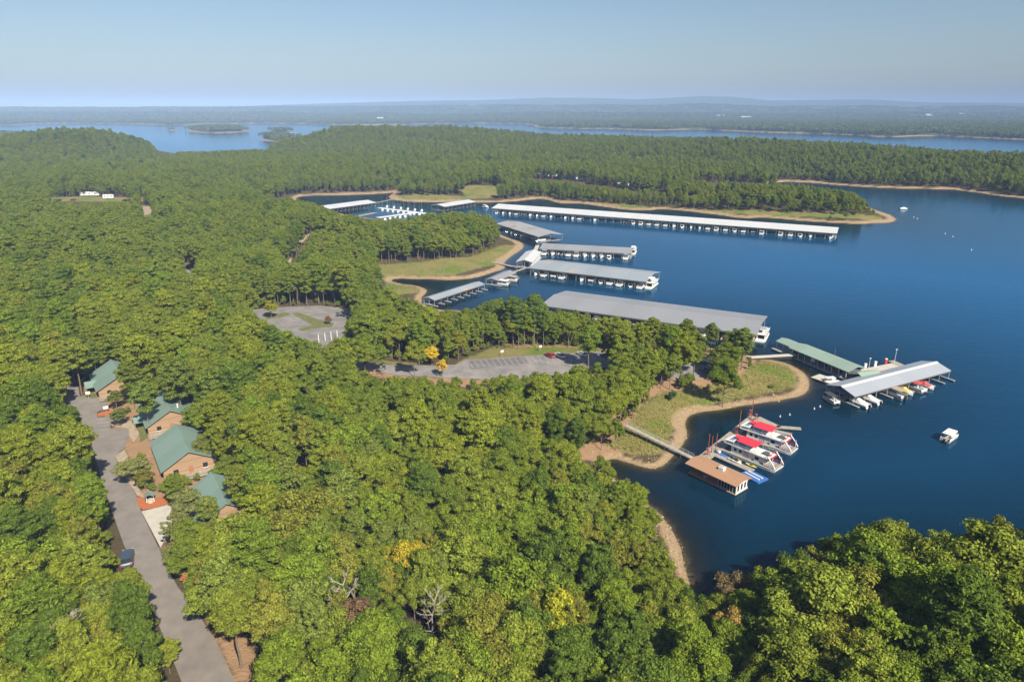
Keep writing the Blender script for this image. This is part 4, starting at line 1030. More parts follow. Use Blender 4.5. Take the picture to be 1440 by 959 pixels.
# bollards, signs and other small things by the lots and cabins
for i, (px, py) in enumerate(((448.5, 482), (457.5, 479.5), (466, 478), (474.5, 476))):
    x, y, z = G(px, py); r = thing('bollard', f'{ORD[i]} white post from left at the lower edge of the upper parking lot', 'post', (x, y, z), 0, 'white posts by the upper lot')
    b = MB(); b.tube((0, 0, 0), (0, 0, 3.6), .16, n=6); b.build('shaft', M['white'], r); b = MB(); b.tube((0, 0, 3.6), (0, 0, 3.8), .2, .05, n=6); b.build('cap', M['steel'], r)
def sign(px, py, lab, h=2.2, w=.9, rz=.5, m='white'):
    x, y, z = G(px, py); r = thing('sign', lab, 'sign', (x, y, z), rz)
    b = MB(); b.tube((0, 0, -.2), (0, 0, h), .06, n=5); b.build('post', M['steel'], r); b = MB(); b.box(-w / 2, w / 2, -.08, -.06, h - .9, h); b.build('panel', M[m], r)
sign(706, 501, 'small white sign on the lawn above the parking stalls', 2.6, 1.3); sign(760, 494, 'white sign post right of the lawn above the stalls', 2.6, 1.2); sign(125, 560, 'white sign in front of the farthest cabin', 2.4, 1.3); sign(150, 580, 'white and green sign beside the second cabin drive', 2.2, 1.4)
x, y, z = G(212, 706)
r = thing('garden_shelter', 'small green topped well shelter on the orange mulch bed', 'shelter', (x, y, z), .4)
b = MB(); b.prism([(-1.1, 2.0), (0, 2.7), (1.1, 2.0), (1.1, 1.9), (0, 2.6), (-1.1, 1.9)], 1, -1, 1); b.build('roof', M['green_roof'], r)
for sx in (-.8, .8):
    b = MB(); b.tube((sx, 0, 0), (sx, 0, 2.05), .1, n=5); b.build('post', M['white'], r)
b = MB(); b.tube((0, 0, 0), (0, 0, .8), .7, n=10); b.build('base', M['concrete'], r)
sheet('mulch_bed', [(192, 699), (214, 702), (244, 697), (237, 708), (218, 714), (201, 717), (195, 712)], M['mulch'], .075)
sheet('mulch_bed', [(136, 582), (150, 578), (166, 577), (168, 581), (150, 584), (138, 586)], M['mulch'], .075)
def fence(pa, pb, n, lab):
    x0, y0, z0 = G(*pa); x1, y1, z1 = G(*pb); r = thing('fence', lab, 'fence', (x0, y0, z0))
    for i in range(n + 1):
        t = i / n; xx, yy = (x1 - x0) * t, (y1 - y0) * t; zz = hz(x0 + xx, y0 + yy) - z0
        b = MB(); b.tube((xx, yy, zz - .2), (xx, yy, zz + 1.1), .1, n=5); b.build('post', M['deckwood'], r)
    b = MB()
    for q in (.5, .95): b.tube((0, 0, q), (x1 - x0, y1 - y0, z1 - z0 + q), .06, n=4)
    b.build('rail', M['deckwood'], r)
fence((112, 541), (120, 533), 6, 'low timber fence at the head of the drive beside the farthest cabin')
# far buildings across the lake
for i, (px, py, L, H_) in enumerate(((535, 172.5, 40, 10), (1012, 170.5, 60, 4), (1048, 171, 80, 4), (1305, 170, 60, 4), (1352, 169.5, 60, 4), (1003, 150, 30, 8))):
    x, y = P(px, py); z = hz(x, y); r = thing('far_building', ['pale building on the far shore left of centre', 'leftmost long white building across the lake', 'second long white building across the lake', 'white building across the lake at right', 'rightmost pale building across the lake', 'white tower house on the distant hillside'][i], 'building', (x, y, z + 8))
    b = MB(); b.box(-L / 2, L / 2, -15, 15, -12, H_); b.build('wall', M['white'], r); b = MB(); b.prism([(-17, H_), (0, H_ + 7), (17, H_)], 0, -L / 2 - 2, L / 2 + 2); b.build('roof', M['white_roof'], r)

# ------------------------------------------------------------------ trees
def rot_frames(n, rg):
    """two unit vectors spanning the plane across each normal, turned at random"""
    a = rg.normal(size=n.shape); t = a - (a * n).sum(1)[:, None] * n
    t /= np.linalg.norm(t, axis=1)[:, None] + 1e-9
    return t, np.cross(n, t)
def leaf_mesh(name, blobs, per, size, rg, mat, up=.35, wild=.55, elong=1.5):
    """blobs: rows of centre x, y, z and radii rx, ry, rz; leaves are small rhombs around every blob's skin"""
    P_, N_, big_ = [], [], []
    for c in blobs:
        k = max(8, int(per * (c[3] * c[4]) / 1.6))
        d = rg.normal(size=(k, 3)); d[:, 2] = np.where(d[:, 2] < -.2, -d[:, 2] * .7, d[:, 2]); d /= np.linalg.norm(d, axis=1)[:, None]
        r = np.clip(rg.normal(.92, .16, size=(k, 1)), .3, 1.25)
        P_.append(c[:3] + d * r * c[3:6]); nn = d * .8 + rg.normal(size=(k, 3)) * wild + np.array([0, 0, up]); N_.append(nn)
        kc = max(3, k // 9); d = rg.normal(size=(kc, 3)); d /= np.linalg.norm(d, axis=1)[:, None]      # oversized inner leaves, added to block light leaking through the crown
        P_.append(c[:3] + d * rg.uniform(.2, .62, (kc, 1)) * c[3:6]); N_.append(d + rg.normal(size=(kc, 3)) * .3); big_ += [len(P_) - 1]
    sz_ = np.concatenate([np.full(len(q), 2.6 if i in set(big_) else 1.0) for i, q in enumerate(P_)])[:, None]
    p = np.concatenate(P_); n = np.concatenate(N_); n /= np.linalg.norm(n, axis=1)[:, None]
    t, b_ = rot_frames(n, rg)
    s_ = size * rg.uniform(.55, 1.3, (len(p), 1)) * sz_
    v = np.stack([p + t * s_ * elong * .5, p + b_ * s_ * .5 + n * s_ * .1, p - t * s_ * elong * .5, p - b_ * s_ * .5 + n * s_ * .1], 1).reshape(-1, 3)
    me = bpy.data.meshes.new(name); N = len(p)
    me.vertices.add(4 * N); me.vertices.foreach_set('co', v.ravel())
    me.loops.add(4 * N); me.loops.foreach_set('vertex_index', np.arange(4 * N, dtype=np.int32))
    me.polygons.add(N); me.polygons.foreach_set('loop_start', np.arange(0, 4 * N, 4, dtype=np.int32))
    me.update(calc_edges=True); me.materials.append(mat); return me
def limbs_mesh(name, h, r, limbs, mat, lean=0.0):
    mb = MB(); n = 6; prev = Vector((0, 0, -.6))
    for k in range(1, n + 1):
        q = Vector((lean * (k / n) ** 2 + random.uniform(-.12, .12), random.uniform(-.12, .12), h * k / n))
        mb.tube(prev, q, r * (1 - .85 * (k - 1) / n), r * (1 - .85 * k / n), 6, False); prev = q
    for a, b_ in limbs: mb.tube(a, b_, r * .32, r * .08, 4, False)
    return mb.mesh(name, mat)
def pine_proto(k):
    rg = np.random.default_rng(100 + k); H = 20.0; bl = []; limbs = []
    c0 = [.42, .5, .36, .55, .45, .4][k]; Rm = [3.9, 3.5, 4.2, 3.3, 4.0, 3.6][k]
    nl = 9
    for i in range(nl):
        f = i / (nl - 1); z = H * (c0 + (1 - c0) * f * .97)
        Rr = Rm * (math.sin(math.pi * (0.22 + .70 * f)) ** .8) * rg.uniform(.8, 1.12)
        nb = max(2, int(round(7 * Rr / Rm))); a0 = rg.uniform(0, 6.28)
        for j in range(nb):
            a = a0 + j * 6.28 / nb + rg.uniform(-.3, .3); L = Rr * rg.uniform(.6, 1.1)
            if f < .4 and rg.random() < .3: continue
            for q, rr in ((1.0, 1.0), (.58, .85)):
                rd = rr * rg.uniform(.75, 1.25)
                bl.append((math.cos(a) * L * q, math.sin(a) * L * q, z + L * q * .18 + rg.uniform(-.3, .3), rd * 1.2, rd * 1.2, rd * .85))
            if j % 2 == 0: limbs.append(((0, 0, z - .3), (math.cos(a) * L * .9, math.sin(a) * L * .9, z + L * .12)))
    bl.append((0, 0, H * .97, 1.2, 1.2, 1.0))
    return leaf_mesh('pine_crown', np.array(bl), 190, .22, rg, M['pine_leaf'], .3, .5, 3.2), limbs_mesh('pine_trunk', H * .95, .27, limbs, M['bark'], rg.uniform(-.8, .8)), H, Rm
def broad_proto(k):
    rg = np.random.default_rng(200 + k); H = 16.0; Rm = [4.6, 4.0, 5.2, 3.6, 4.4, 4.9][k]; bl = []; limbs = []
    zc, rz = H * .60, H * .38; ph = rg.uniform(0, 6.28, 4)
    for i in range([44, 90, 52, 80, 42, 100][k]):
        d = rg.normal(size=3); d[2] = abs(d[2]) * 1.1 - .35; d /= np.linalg.norm(d)
        q = rg.uniform(.62, 1.0); rd = (rg.uniform(.5, 1.15) if k % 2 else rg.uniform(.75, 1.75)) * (Rm / 4.6)
        az = math.atan2(d[1], d[0]); wob = 1 + .28 * math.sin(2 * az + ph[0]) + .16 * math.sin(3 * az + ph[1]) + .2 * math.sin(2.5 * d[2] + ph[2])
        if math.cos(az - ph[3]) * .5 + d[2] * .3 > .62 and rg.random() < .65: continue
        p = np.array([d[0] * Rm * q * wob, d[1] * Rm * q * wob, zc + d[2] * rz * q * rg.uniform(.85, 1.15)])
        bl.append((*p, rd, rd, rd * .8))
        if i % 3 == 0: limbs.append(((0, 0, max(3.5, p[2] - 3.5)), tuple(p * [.8, .8, .97])))
    for i in range(8):
        a = rg.uniform(0, 6.28); bl.append((math.cos(a) * Rm * .3, math.sin(a) * Rm * .3, H * rg.uniform(.55, .9), 1.5, 1.5, 1.3))
    return leaf_mesh('broad_crown', np.array(bl), 190, .29, rg, M['broad_leaf'], .25, .42, 1.4), limbs_mesh('broad_trunk', H * .8, .24, limbs, M['bark'], rg.uniform(-.8, .8)), H, Rm
PINES = [pine_proto(k) for k in range(6)]; BROADS = [broad_proto(k) for k in range(6)]

# what the photograph shows free of trees (photo pixels): open water, docks, roads, lots, roofs, lawns
CLEAR = [[(1900, 760), (1440, 734), (1400, 719), (1340, 704), (1312, 708), (1290, 722), (1268, 728), (1240, 713), (1215, 728), (1190, 738), (1165, 722), (1150, 742), (1125, 752), (1095, 750), (1060, 745), (1035, 730), (1015, 726), (998, 742), (985, 775), (975, 800),
          (962, 803), (954, 788), (947, 760), (935, 725), (914, 704), (914, 688), (895, 676), (876, 668), (866, 645), (858, 636), (822, 638), (815, 622), (850, 613), (874, 612), (888, 592), (915, 568), (945, 560), (985, 548), (1015, 552), (1040, 538), (1056, 520), (1062, 503),
          (1045, 484), (1015, 477), (985, 478), (960, 460), (920, 446), (890, 448), (850, 443), (800, 434), (770, 428), (752, 419), (735, 424), (705, 418), (680, 424), (660, 428), (640, 432), (612, 436), (592, 424), (560, 412), (540, 405), (537, 372), (600, 366), (655, 360), (690, 346), (706, 340), (702, 318), (690, 303), (650, 294), (600, 300), (560, 306), (515, 306), (470, 297), (440, 285), (405, 277), (365, 273), (362, 270),
          (440, 271), (545, 268), (560, 272), (580, 281), (640, 279), (660, 266), (695, 264), (702, 276), (750, 274), (800, 279), (835, 283), (880, 289), (950, 291), (1000, 296), (1080, 302), (1180, 307), (1225, 303), (1232, 296), (1226, 286), (1200, 270), (1150, 262), (1115, 258), (1088, 258), (1092, 252), (1142, 254), (1200, 259), (1300, 263), (1360, 265), (1440, 272), (1900, 320)],
         [(345, 438), (375, 433), (400, 434), (450, 431), (490, 436), (494, 448), (484, 462), (478, 472), (465, 481), (448, 487), (440, 480), (424, 470), (405, 460), (375, 452)],
         [(472, 503), (490, 504), (520, 508), (560, 511), (600, 511), (645, 511), (665, 499), (690, 492), (716, 480), (745, 482), (757, 490), (800, 493), (856, 495), (858, 506), (835, 508), (815, 511), (800, 514), (785, 518), (770, 520), (745, 522), (728, 521), (705, 526), (668, 527), (640, 525), (610, 524), (592, 527), (560, 524), (530, 520), (505, 514)],
         [(1002, 500), (985, 496), (998, 492), (1012, 492)], [(978, 510), (1004, 506), (1004, 530), (984, 530)],
         [(86, 548), (110, 541), (113, 530), (140, 508), (175, 512), (186, 522), (184, 548), (150, 558), (152, 575), (186, 585), (189, 566), (205, 552), (245, 556), (252, 575), (244, 592), (276, 598), (285, 606), (282, 622), (262, 655), (228, 676), (208, 660), (208, 618), (195, 622), (182, 640), (168, 650), (192, 697), (240, 697), (240, 710), (232, 745), (232, 775), (247, 815), (278, 858), (308, 905), (328, 965), (272, 965), (245, 905), (226, 868), (208, 830), (182, 788), (172, 755), (152, 712), (145, 685), (136, 645), (116, 600)],
         [(257, 700), (272, 685), (292, 672), (335, 672), (352, 695), (330, 712), (290, 705), (275, 725)],
         [(268, 365), (276, 387), (262, 387), (257, 370)], [(408, 352), (436, 320), (446, 319), (424, 342), (412, 372), (402, 372)], [(197, 290), (216, 290), (214, 304), (201, 304)],
         [(60, 280), (115, 271), (170, 273), (192, 280), (160, 285), (100, 285)], [(745, 244), (800, 248), (870, 257), (912, 261), (940, 264), (935, 267), (860, 263), (800, 255), (750, 249)], [(972, 247), (1085, 254), (1080, 258), (975, 251)],
         [(596, 850), (624, 850), (620, 892), (600, 892)], [(287, 870), (312, 905), (332, 962), (372, 962), (343, 905), (308, 868)],
         [(225, 214), (375, 209), (380, 205), (372, 198), (300, 185), (170, 182), (205, 195)]]
CLEAR = [np.array(p, float) for p in CLEAR]
def crown_hits(x, y, z, h, r):
    bad = np.zeros(x.shape, bool)
    for fx, fz in ((0, 1.0), (-.7, .86), (.7, .86), (-.9, .68), (.9, .68), (0, .7), (0, .45)):
        px, py, _ = project(x + fx * r, y, z + fz * h)
        for p in CLEAR: bad |= inpoly(px, py, p)
    return bad
def candidates(y0, y1, sp):
    xs = np.arange(-1.02 * y1 - 130, 1.02 * y1 + 130, sp); ys = np.arange(y0, y1, sp * .9)
    X, Y = np.meshgrid(xs, ys); X[1::2] += sp / 2
    X = (X + rng.uniform(-.42, .42, X.shape) * sp).ravel(); Y = (Y + rng.uniform(-.42, .42, Y.shape) * sp).ravel()
    k = np.abs(X) < Y * .93 + 90; return X[k], Y[k]
TX, TY, TZ, TH, TR, TP = [], [], [], [], [], []
for y0, y1, sp in ((62, 330, 4.7), (330, 620, 5.2), (620, 1100, 6.6), (1100, 2300, 9.5)):
    x, y = candidates(y0, y1, sp)
    d = land_d(x, y); k = d > (np.where((x > 60) & (y < 230), 1.0, np.where(y > 600, 9, np.where(y < 400, 1.5, 5)))); x, y, d = x[k], y[k], d[k]
    z = terrain(x, y, d)
    pf = fbm(x / 60, y / 60, 51, 3) + np.where(x < -.25 * y - 20, .22, 0) + np.where(y > 500, .15, 0) + np.where((y > 235) & (y < 340) & (x > -40) & (x < 140), .22, 0) - np.where((x > -.25 * y - 20) & (x < .1 * y + 30) & (y < 300), .12, 0) + np.where((x > 55) & (y < 200), .06, 0)
    pine = pf + rng.normal(0, .10, x.shape) > .04
    h = np.where(pine, rng.normal(16, 2.9, x.shape), rng.normal(12.3, 2.6, x.shape)); h = np.clip(h + 5 * fbm(x / 22, y / 22, 61, 2), 6.5, 23) * np.where(y < 230, np.where(x > 45, 1.34, 1.0), 1.0)
    shore_small = sstep(0, 22, d) * .22 + .78; h *= shore_small * np.where(y > 600, .92, 1.0)
    r = np.where(pine, h * .17, h * .26)
    k = ~crown_hits(x, y, z, h, r)
    for f in FOOT:
        k &= ~inpoly(x, y, f)
    # thin out the open grass, keep the wood dense
    TX.append(x[k]); TY.append(y[k]); TZ.append(z[k]); TH.append(h[k]); TR.append(r[k]); TP.append(pine[k])
UNDER = []
for y0, y1, sp, dm in ((62, 420, 5.0, 1e9), (420, 1150, 7.0, 60)):      # low growth under and at the edges of the wood
    x, y = candidates(y0, y1, sp); d = land_d(x, y); k = (d > np.where(y > 420, 7, 2.5)) & (d < dm) & ((rng.random(x.shape) < .08) | crown_hits(x, y - 13, d * 0 + 7, d * 0 + 2, d * 0 + 4) | crown_hits(x, y, d * 0 + 6, d * 0 + 20, d * 0 + 7)); x, y, d = x[k], y[k], d[k]
    z = terrain(x, y, d); h = rng.uniform(3.2, 7.0, x.shape); k = ~crown_hits(x, y, z, h, h * .3)
    for f in FOOT: k &= ~inpoly(x, y, f)
    px_, py_, _ = project(x, y, z)
    for gp in GRASS_PX: k &= ~inpoly(px_, py_, np.array(gp, float))
    UNDER.append((x[k], y[k], z[k] - h[k] * .18, h[k]))
UNDER = [np.concatenate(q) for q in zip(*UNDER)]
TX, TY, TZ, TH, TR, TP = map(np.concatenate, (TX, TY, TZ, TH, TR, TP))
gpx, gpy, gdep = project(TX, TY, TZ + TH * .75)
for gpoly in GRASS_PX + [[(195, 290), (214, 290), (214, 305), (200, 305)]]:
    bx, by, _ = project(TX, TY, TZ); k = ~inpoly(bx, by, np.array(gpoly, float))
    TX, TY, TZ, TH, TR, TP, gpx, gpy, gdep = (a[k] for a in (TX, TY, TZ, TH, TR, TP, gpx, gpy, gdep))
inview = (gpx > -20) & (gpx < 1460) & (gpy < 990) & (gpy > 0)
size = np.where(inview, TH / gdep, 0)
near = np.zeros(len(TX), bool)
for kind in (True, False):
    ids = np.nonzero((TP == kind) & inview)[0]; near[ids[np.argsort(-size[ids])[:285]]] = True
nu = len(UNDER[0]); TX, TY, TZ, TH = (np.concatenate([a, b_]) for a, b_ in zip((TX, TY, TZ, TH), UNDER))
TP = np.concatenate([TP, np.zeros(nu, bool)]); near = np.concatenate([near, np.zeros(nu, bool)]); gpx, gpy = (np.concatenate([a, np.zeros(nu)]) for a in (gpx, gpy))
# colour words with the leaf colour they stand for
PINE_COL = [('bright olive green', (0.204, 0.241, 0.025)), ('deep green', (0.105, 0.157, 0.023)), ('fresh green', (0.154, 0.218, 0.025)), ('yellowish green', (0.200, 0.236, 0.030))]
BROAD_COL = [('bright green', (0.171, 0.235, 0.025)), ('dark green', (0.105, 0.157, 0.023)), ('lime green', (0.200, 0.244, 0.032)), ('olive green', (0.209, 0.218, 0.034)), ('greyish green', (0.165, 0.207, 0.038)), ('golden yellow', (0.396, 0.302, 0.024)), ('russet brown', (0.264, 0.157, 0.057))]
def zone(px, py, x, y):
    if py > 690 and px > 905: return 'in bottom right shore wood' if px > 1150 else 'near the narrow inlet'
    if py > 540 and px < 330 and (px - 88) < (py - 548) * .53 - 4: return 'left of the drive'
    if 90 < px < 420 and 500 < py < 760: return 'around the green cabins'
    if py > 800: return 'low on the near slope'
    if px > 780 and 535 < py < 690: return 'above the houseboat cove'
    if py < 535 and px > 520: return 'above the lower lot'
    if py < 560 and px < 520: return 'behind the green cabins'
    if px < 620: return 'right of the cabins'
    return 'mid slope below the lot'
protos = {}
def tree_root(pine, k):
    key = (pine, k)
    if key not in protos:
        cm, tm, H, Rm = (PINES if pine else BROADS)[k]
        root = thing('pine_tree' if pine else 'broadleaf_tree', None, 'tree')
        cr = bpy.data.objects.new('crown', cm); tr_ = bpy.data.objects.new('trunk', tm)
        for o in (cr, tr_): col.objects.link(o); o.parent = root
        protos[key] = Proto(root)
    return protos[key].get()
def plant(pine, k, x, y, z, h, rz, word, c, label, group, wide=1.0):
    o = tree_root(pine, k); H = 20.0 if pine else 16.0; s_ = h / H
    o.location = (x, y, z - .2 - (.2 * h if h < 6 and not pine else 0)); o.scale = (s_ * wide, s_ * wide, s_); o.rotation_euler = (0, 0, rz)
    tag(o, label, 'tree', group)
    j = 1 + rng.uniform(-.12, .12)
    for ch in o.children:
        if ch.name.startswith('crown'): ch.color = (c[0] * j, c[1] * j, c[2] * j, 1)
    return o
for i in np.nonzero(near)[0]:
    pine = bool(TP[i]); pal = PINE_COL if pine else BROAD_COL
    w = rng.random()
    sw = float(fbm(TX[i] / 26, TY[i] / 26, 81, 2)) * 2.6      # neighbours tend to share a tint
    def pick(p, sw=sw):
        q = np.array(p) * np.exp(sw * np.linspace(-1, 1, len(p)) * np.where(np.array(p) > .02, 1, 0)); return q / q.sum()
    ci = int(rng.choice(4, p=pick([.42, .16, .20, .22]))) if pine else int(rng.choice(7, p=pick([.29, .21, .25, .16, .085, .003, .002])))
    word, c = pal[ci]; h = TH[i]
    sz = 'tall' if h > (17.5 if pine else 13.8) else ('small' if h < (14 if pine else 10.8) else 'mid sized')
    zn = zone(gpx[i], gpy[i], TX[i], TY[i])
    lab = f"{sz} {word} {'pine with layered crown' if pine else 'broadleaf tree with rounded crown'} {zn}"
    plant(pine, int(rng.integers(6)), TX[i], TY[i], TZ[i], h, rng.uniform(0, 6.28), word, c, lab, lab, rng.uniform(.70, 1.2))

# the wood beyond the nearest trees: one object of pines and one of broadleaf trees, instanced by geometry nodes
def forest(name, ids, pine):
    n = len(ids); me = bpy.data.meshes.new(name)
    me.vertices.add(n); me.vertices.foreach_set('co', np.stack([TX[ids], TY[ids], TZ[ids] - .2], -1).ravel())
    H = 20.0 if pine else 16.0
    sc = np.stack([TH[ids] / H * rng.uniform(.66, 1.12, n)] * 2 + [TH[ids] / H], -1)
    me.attributes.new('tree_scale', 'FLOAT_VECTOR', 'POINT').data.foreach_set('vector', sc.astype(np.float32).ravel())
    me.attributes.new('turn', 'FLOAT', 'POINT').data.foreach_set('value', rng.uniform(0, 6.28, n).astype(np.float32))
    me.attributes.new('form', 'INT', 'POINT').data.foreach_set('value', rng.integers(0, 6, n).astype(np.int32))
    o = bpy.data.objects.new(name, me); col.objects.link(o); o.color = (1, 1, 1, 0)
    ng = bpy.data.node_groups.new(name, 'GeometryNodeTree')
    ng.interface.new_socket('Geometry', in_out='INPUT', socket_type='NodeSocketGeometry'); ng.interface.new_socket('Geometry', in_out='OUTPUT', socket_type='NodeSocketGeometry')
    gi, go = ng.nodes.new('NodeGroupInput'), ng.nodes.new('NodeGroupOutput'); jn = ng.nodes.new('GeometryNodeJoinGeometry')
    def attr(nm, t):
        a = ng.nodes.new('GeometryNodeInputNamedAttribute'); a.data_type = t; a.inputs[0].default_value = nm; return a.outputs[0]
    fm, tn, ts = attr('form', 'INT'), attr('turn', 'FLOAT'), attr('tree_scale', 'FLOAT_VECTOR')
    cx = ng.nodes.new('ShaderNodeCombineXYZ'); ng.links.new(tn, cx.inputs[2])
    for k in range(6):
        if (pine, k) not in protos: continue
        root = protos[(pine, k)].root
        jp = ng.nodes.new('GeometryNodeJoinGeometry')
        for ch in root.children:
            ob = ng.nodes.new('GeometryNodeObjectInfo'); ob.inputs[0].default_value = ch; ob.transform_space = 'ORIGINAL'; ng.links.new(ob.outputs['Geometry'], jp.inputs[0])
        cmp = ng.nodes.new('FunctionNodeCompare'); cmp.data_type = 'INT'; cmp.operation = 'EQUAL'; ng.links.new(fm, cmp.inputs[2]); cmp.inputs[3].default_value = k
        ip = ng.nodes.new('GeometryNodeInstanceOnPoints')
        ng.links.new(gi.outputs[0], ip.inputs['Points']); ng.links.new(cmp.outputs[0], ip.inputs['Selection']); ng.links.new(jp.outputs[0], ip.inputs['Instance'])
        e2r = ng.nodes.new('FunctionNodeEulerToRotation'); ng.links.new(cx.outputs[0], e2r.inputs[0]); ng.links.new(e2r.outputs[0], ip.inputs['Rotation']); ng.links.new(ts, ip.inputs['Scale'])
        ng.links.new(ip.outputs[0], jn.inputs[0])
    ng.links.new(jn.outputs[0], go.inputs[0])
    o.modifiers.new('trees', 'NODES').node_group = ng
    return o
rest = ~near
print('trees', len(TX), near.sum())
tag(forest('pine_forest', np.nonzero(rest & TP)[0], True), 'dense pine wood covering the slopes and ridges behind the marina', 'forest', kind='stuff')
tag(forest('broadleaf_forest', np.nonzero(rest & ~TP)[0], False), 'mixed broadleaf wood filling in between the pines', 'forest', kind='stuff')


# ------------------------------------------------------------------ single trees the photograph shows on their own
SPECIAL = [  # (pine?, base pixel, height, colour word, colour, label)
    (False, (607, 513), 7.5, (0.588, 0.420, 0.028), 'bright yellow round tree beside the road at the lawn end'), (False, (622, 530), 7, (0.560, 0.378, 0.028), 'slim golden tree below the road left of the stalls'),
    (False, (382, 447), 8, (0.280, 0.280, 0.028), 'lime yellow tree on the island of the upper parking lot'), (False, (462, 456), 5.5, (0.308, 0.154, 0.056), 'russet shrub on the dividing strip of the upper lot'),
    (False, (645, 506), 12, (0.238, 0.238, 0.028), 'yellow green tree at the left end of the stall lawn'), (False, (945, 562), 4.5, (0.084, 0.140, 0.042), 'dark round bush on the slope of the grassy point'),
    (False, (1086, 546), 2.4, (0.182, 0.238, 0.028), 'small lime bush near the tip of the grassy point'), (False, (996, 549), 3.5, (0.168, 0.182, 0.042), 'olive bush left of two below the parked cars'), (False, (1010, 554), 3.2, (0.126, 0.126, 0.042), 'brownish bush right of two below the parked cars'),
    (True, (751, 487), 22, (0.112, 0.168, 0.035), 'solitary tall pine standing on the lawn above the stalls'), (True, (729, 487), 20, (0.098, 0.154, 0.035), 'tall slim pine left of the solitary lawn pine'), (True, (722, 486), 21, (0.105, 0.154, 0.035), 'slender pine leftmost of three on the brown bank'),
    (True, (258, 592), 21, (0.168, 0.217, 0.039), 'tall bare stemmed pine just right of the second cabin'), (True, (212, 612), 17, (0.154, 0.210, 0.039), 'bare stemmed pine in front of the second cabin roof'),
    (True, (313, 610), 21, (0.154, 0.210, 0.036), 'tall pine with bare trunk right of the third cabin'), (True, (355, 680), 20, (0.154, 0.203, 0.036), 'straight pine right of the lowest cabin'),
    (False, (165, 577), 7, (0.168, 0.196, 0.042), 'small olive tree beside the turning area of the drive'), (False, (170, 600), 6, (0.168, 0.210, 0.049), 'small feathery tree by the parking bays of the drive'),
    (False, (192, 684), 8.5, (0.210, 0.224, 0.070), 'pale mottled tree at the roadside below the third cabin'), (False, (205, 690), 6.5, (0.210, 0.196, 0.042), 'yellowish bush between the drive and the third cabin'), (False, (240, 693), 4.2, (0.224, 0.336, 0.028), 'bright lime shrub behind the orange mulch bed'),
    (False, (255, 775), 10, (0.210, 0.224, 0.070), 'pale grey green tree beside the concrete driveway'), (False, (245, 800), 6, (0.182, 0.196, 0.063), 'low pale bush at the roadside below the driveway'), (True, (300, 765), 12, (0.168, 0.203, 0.042), 'pine in front of the lowest cabin'),
    (False, (268, 745), 11, (.21, .23, .07), 'pale feathery tree in front of the lowest cabin, beside the concrete driveway'), (True, (345, 735), 15, (.18, .21, .03), 'pine at the right corner of the lowest cabin'),
    (False, (290, 655), 9, (.17, .20, .04), 'olive tree touching the right side of the third cabin'), (False, (300, 640), 7, (.15, .19, .04), 'small tree between the third cabin and the pines'), (True, (190, 575), 16, (.16, .20, .03), 'pine standing between the first and second cabins'), (False, (196, 560), 8, (.15, .19, .03), 'leafy tree behind the turning area between two cabins'),
    (False, (282, 560), 9, (.15, .20, .03), 'round tree just right of the second cabin roof'), (False, (270, 790), 11, (.20, .22, .06), 'mottled pale tree below the concrete driveway'),
    (False, (178, 662), 3.5, (.17, .20, .04), 'low bush at the roadside in front of the third cabin'), (False, (200, 670), 3.2, (.13, .17, .03), 'dark bush against the left wall of the third cabin'), (False, (215, 690), 3.0, (.17, .22, .03), 'green bush just behind the orange mulch bed'), (False, (180, 580), 2.6, (.14, .18, .03), 'clipped shrub by the path to the second cabin'),
    (False, (155, 556), 2.4, (.14, .18, .03), 'small shrub at the front corner of the farthest cabin'), (False, (228, 692), 3.4, (.20, .21, .05), 'pale bush left of the bright lime shrub'),
    (False, (287, 805), 3.6, (0.560, 0.182, 0.056), 'orange shrub at the roadside, upper of two'), (False, (262, 818), 3.0, (0.532, 0.196, 0.070), 'orange shrub at the roadside, lower of two'),
    (False, (505, 925), 13, (.17, .105, .06), 'reddish brown dying tree on the slope right of the drive'), (False, (690, 960), 12, (.30, .235, .03), 'golden yellow tree low in the middle of the picture'), (False, (575, 842), 14, (0.364, 0.294, 0.028), 'yellow tree between green crowns in the middle slope'),
    (False, (785, 935), 17, (0.336, 0.336, 0.028), 'bright yellow green tree low on the slope below the inlet'), (False, (1030, 880), 12, (.20, .15, .07), 'brownish leaved tree in the wood near the inlet'), (False, (128, 392), 16, (0.308, 0.182, 0.112), 'brown dying tree far back in the left wood'), (False, (1025, 930), 12, (0.336, 0.238, 0.056), 'golden brown tree at the bottom below the inlet'),
    (False, (440, 325), 9, (0.392, 0.182, 0.098), 'red brown tree at the head of the woodland track'), (False, (372, 415), 12, (0.420, 0.280, 0.042), 'golden tree left above the upper parking lot'), (False, (395, 425), 13, (0.350, 0.266, 0.056), 'yellow brown tree right above the upper parking lot'),
    (True, (975, 528), 17, (.16, .20, .03), 'pine in front of the small car park on the point'), (False, (1004, 534), 10, (.15, .19, .03), 'leafy tree at the right corner of the small car park'), (True, (962, 512), 18, (.15, .19, .03), 'tall pine between the lower lot and the small car park'),
    (False, (1026, 512), 15, (0.140, 0.182, 0.039), 'leafy tree at the root of the grassy point'), (True, (1042, 520), 17, (0.140, 0.189, 0.039), 'rightmost tall tree on the grassy point'), (True, (998, 500), 14, (0.140, 0.182, 0.039), 'thin lone pine between the parked cars and the water'), (False, (1012, 536), 9, (0.140, 0.182, 0.042), 'mid sized tree beside the parked cars on the point')]
for i, (pine, px, h, c, lab) in enumerate(SPECIAL):
    x, y, z = G(*px); plant(pine, i % 6, x, y, z, h, i * 1.3, '', c, lab, None, 1.0 if pine else (1.25 if h < 9 else 1.0))
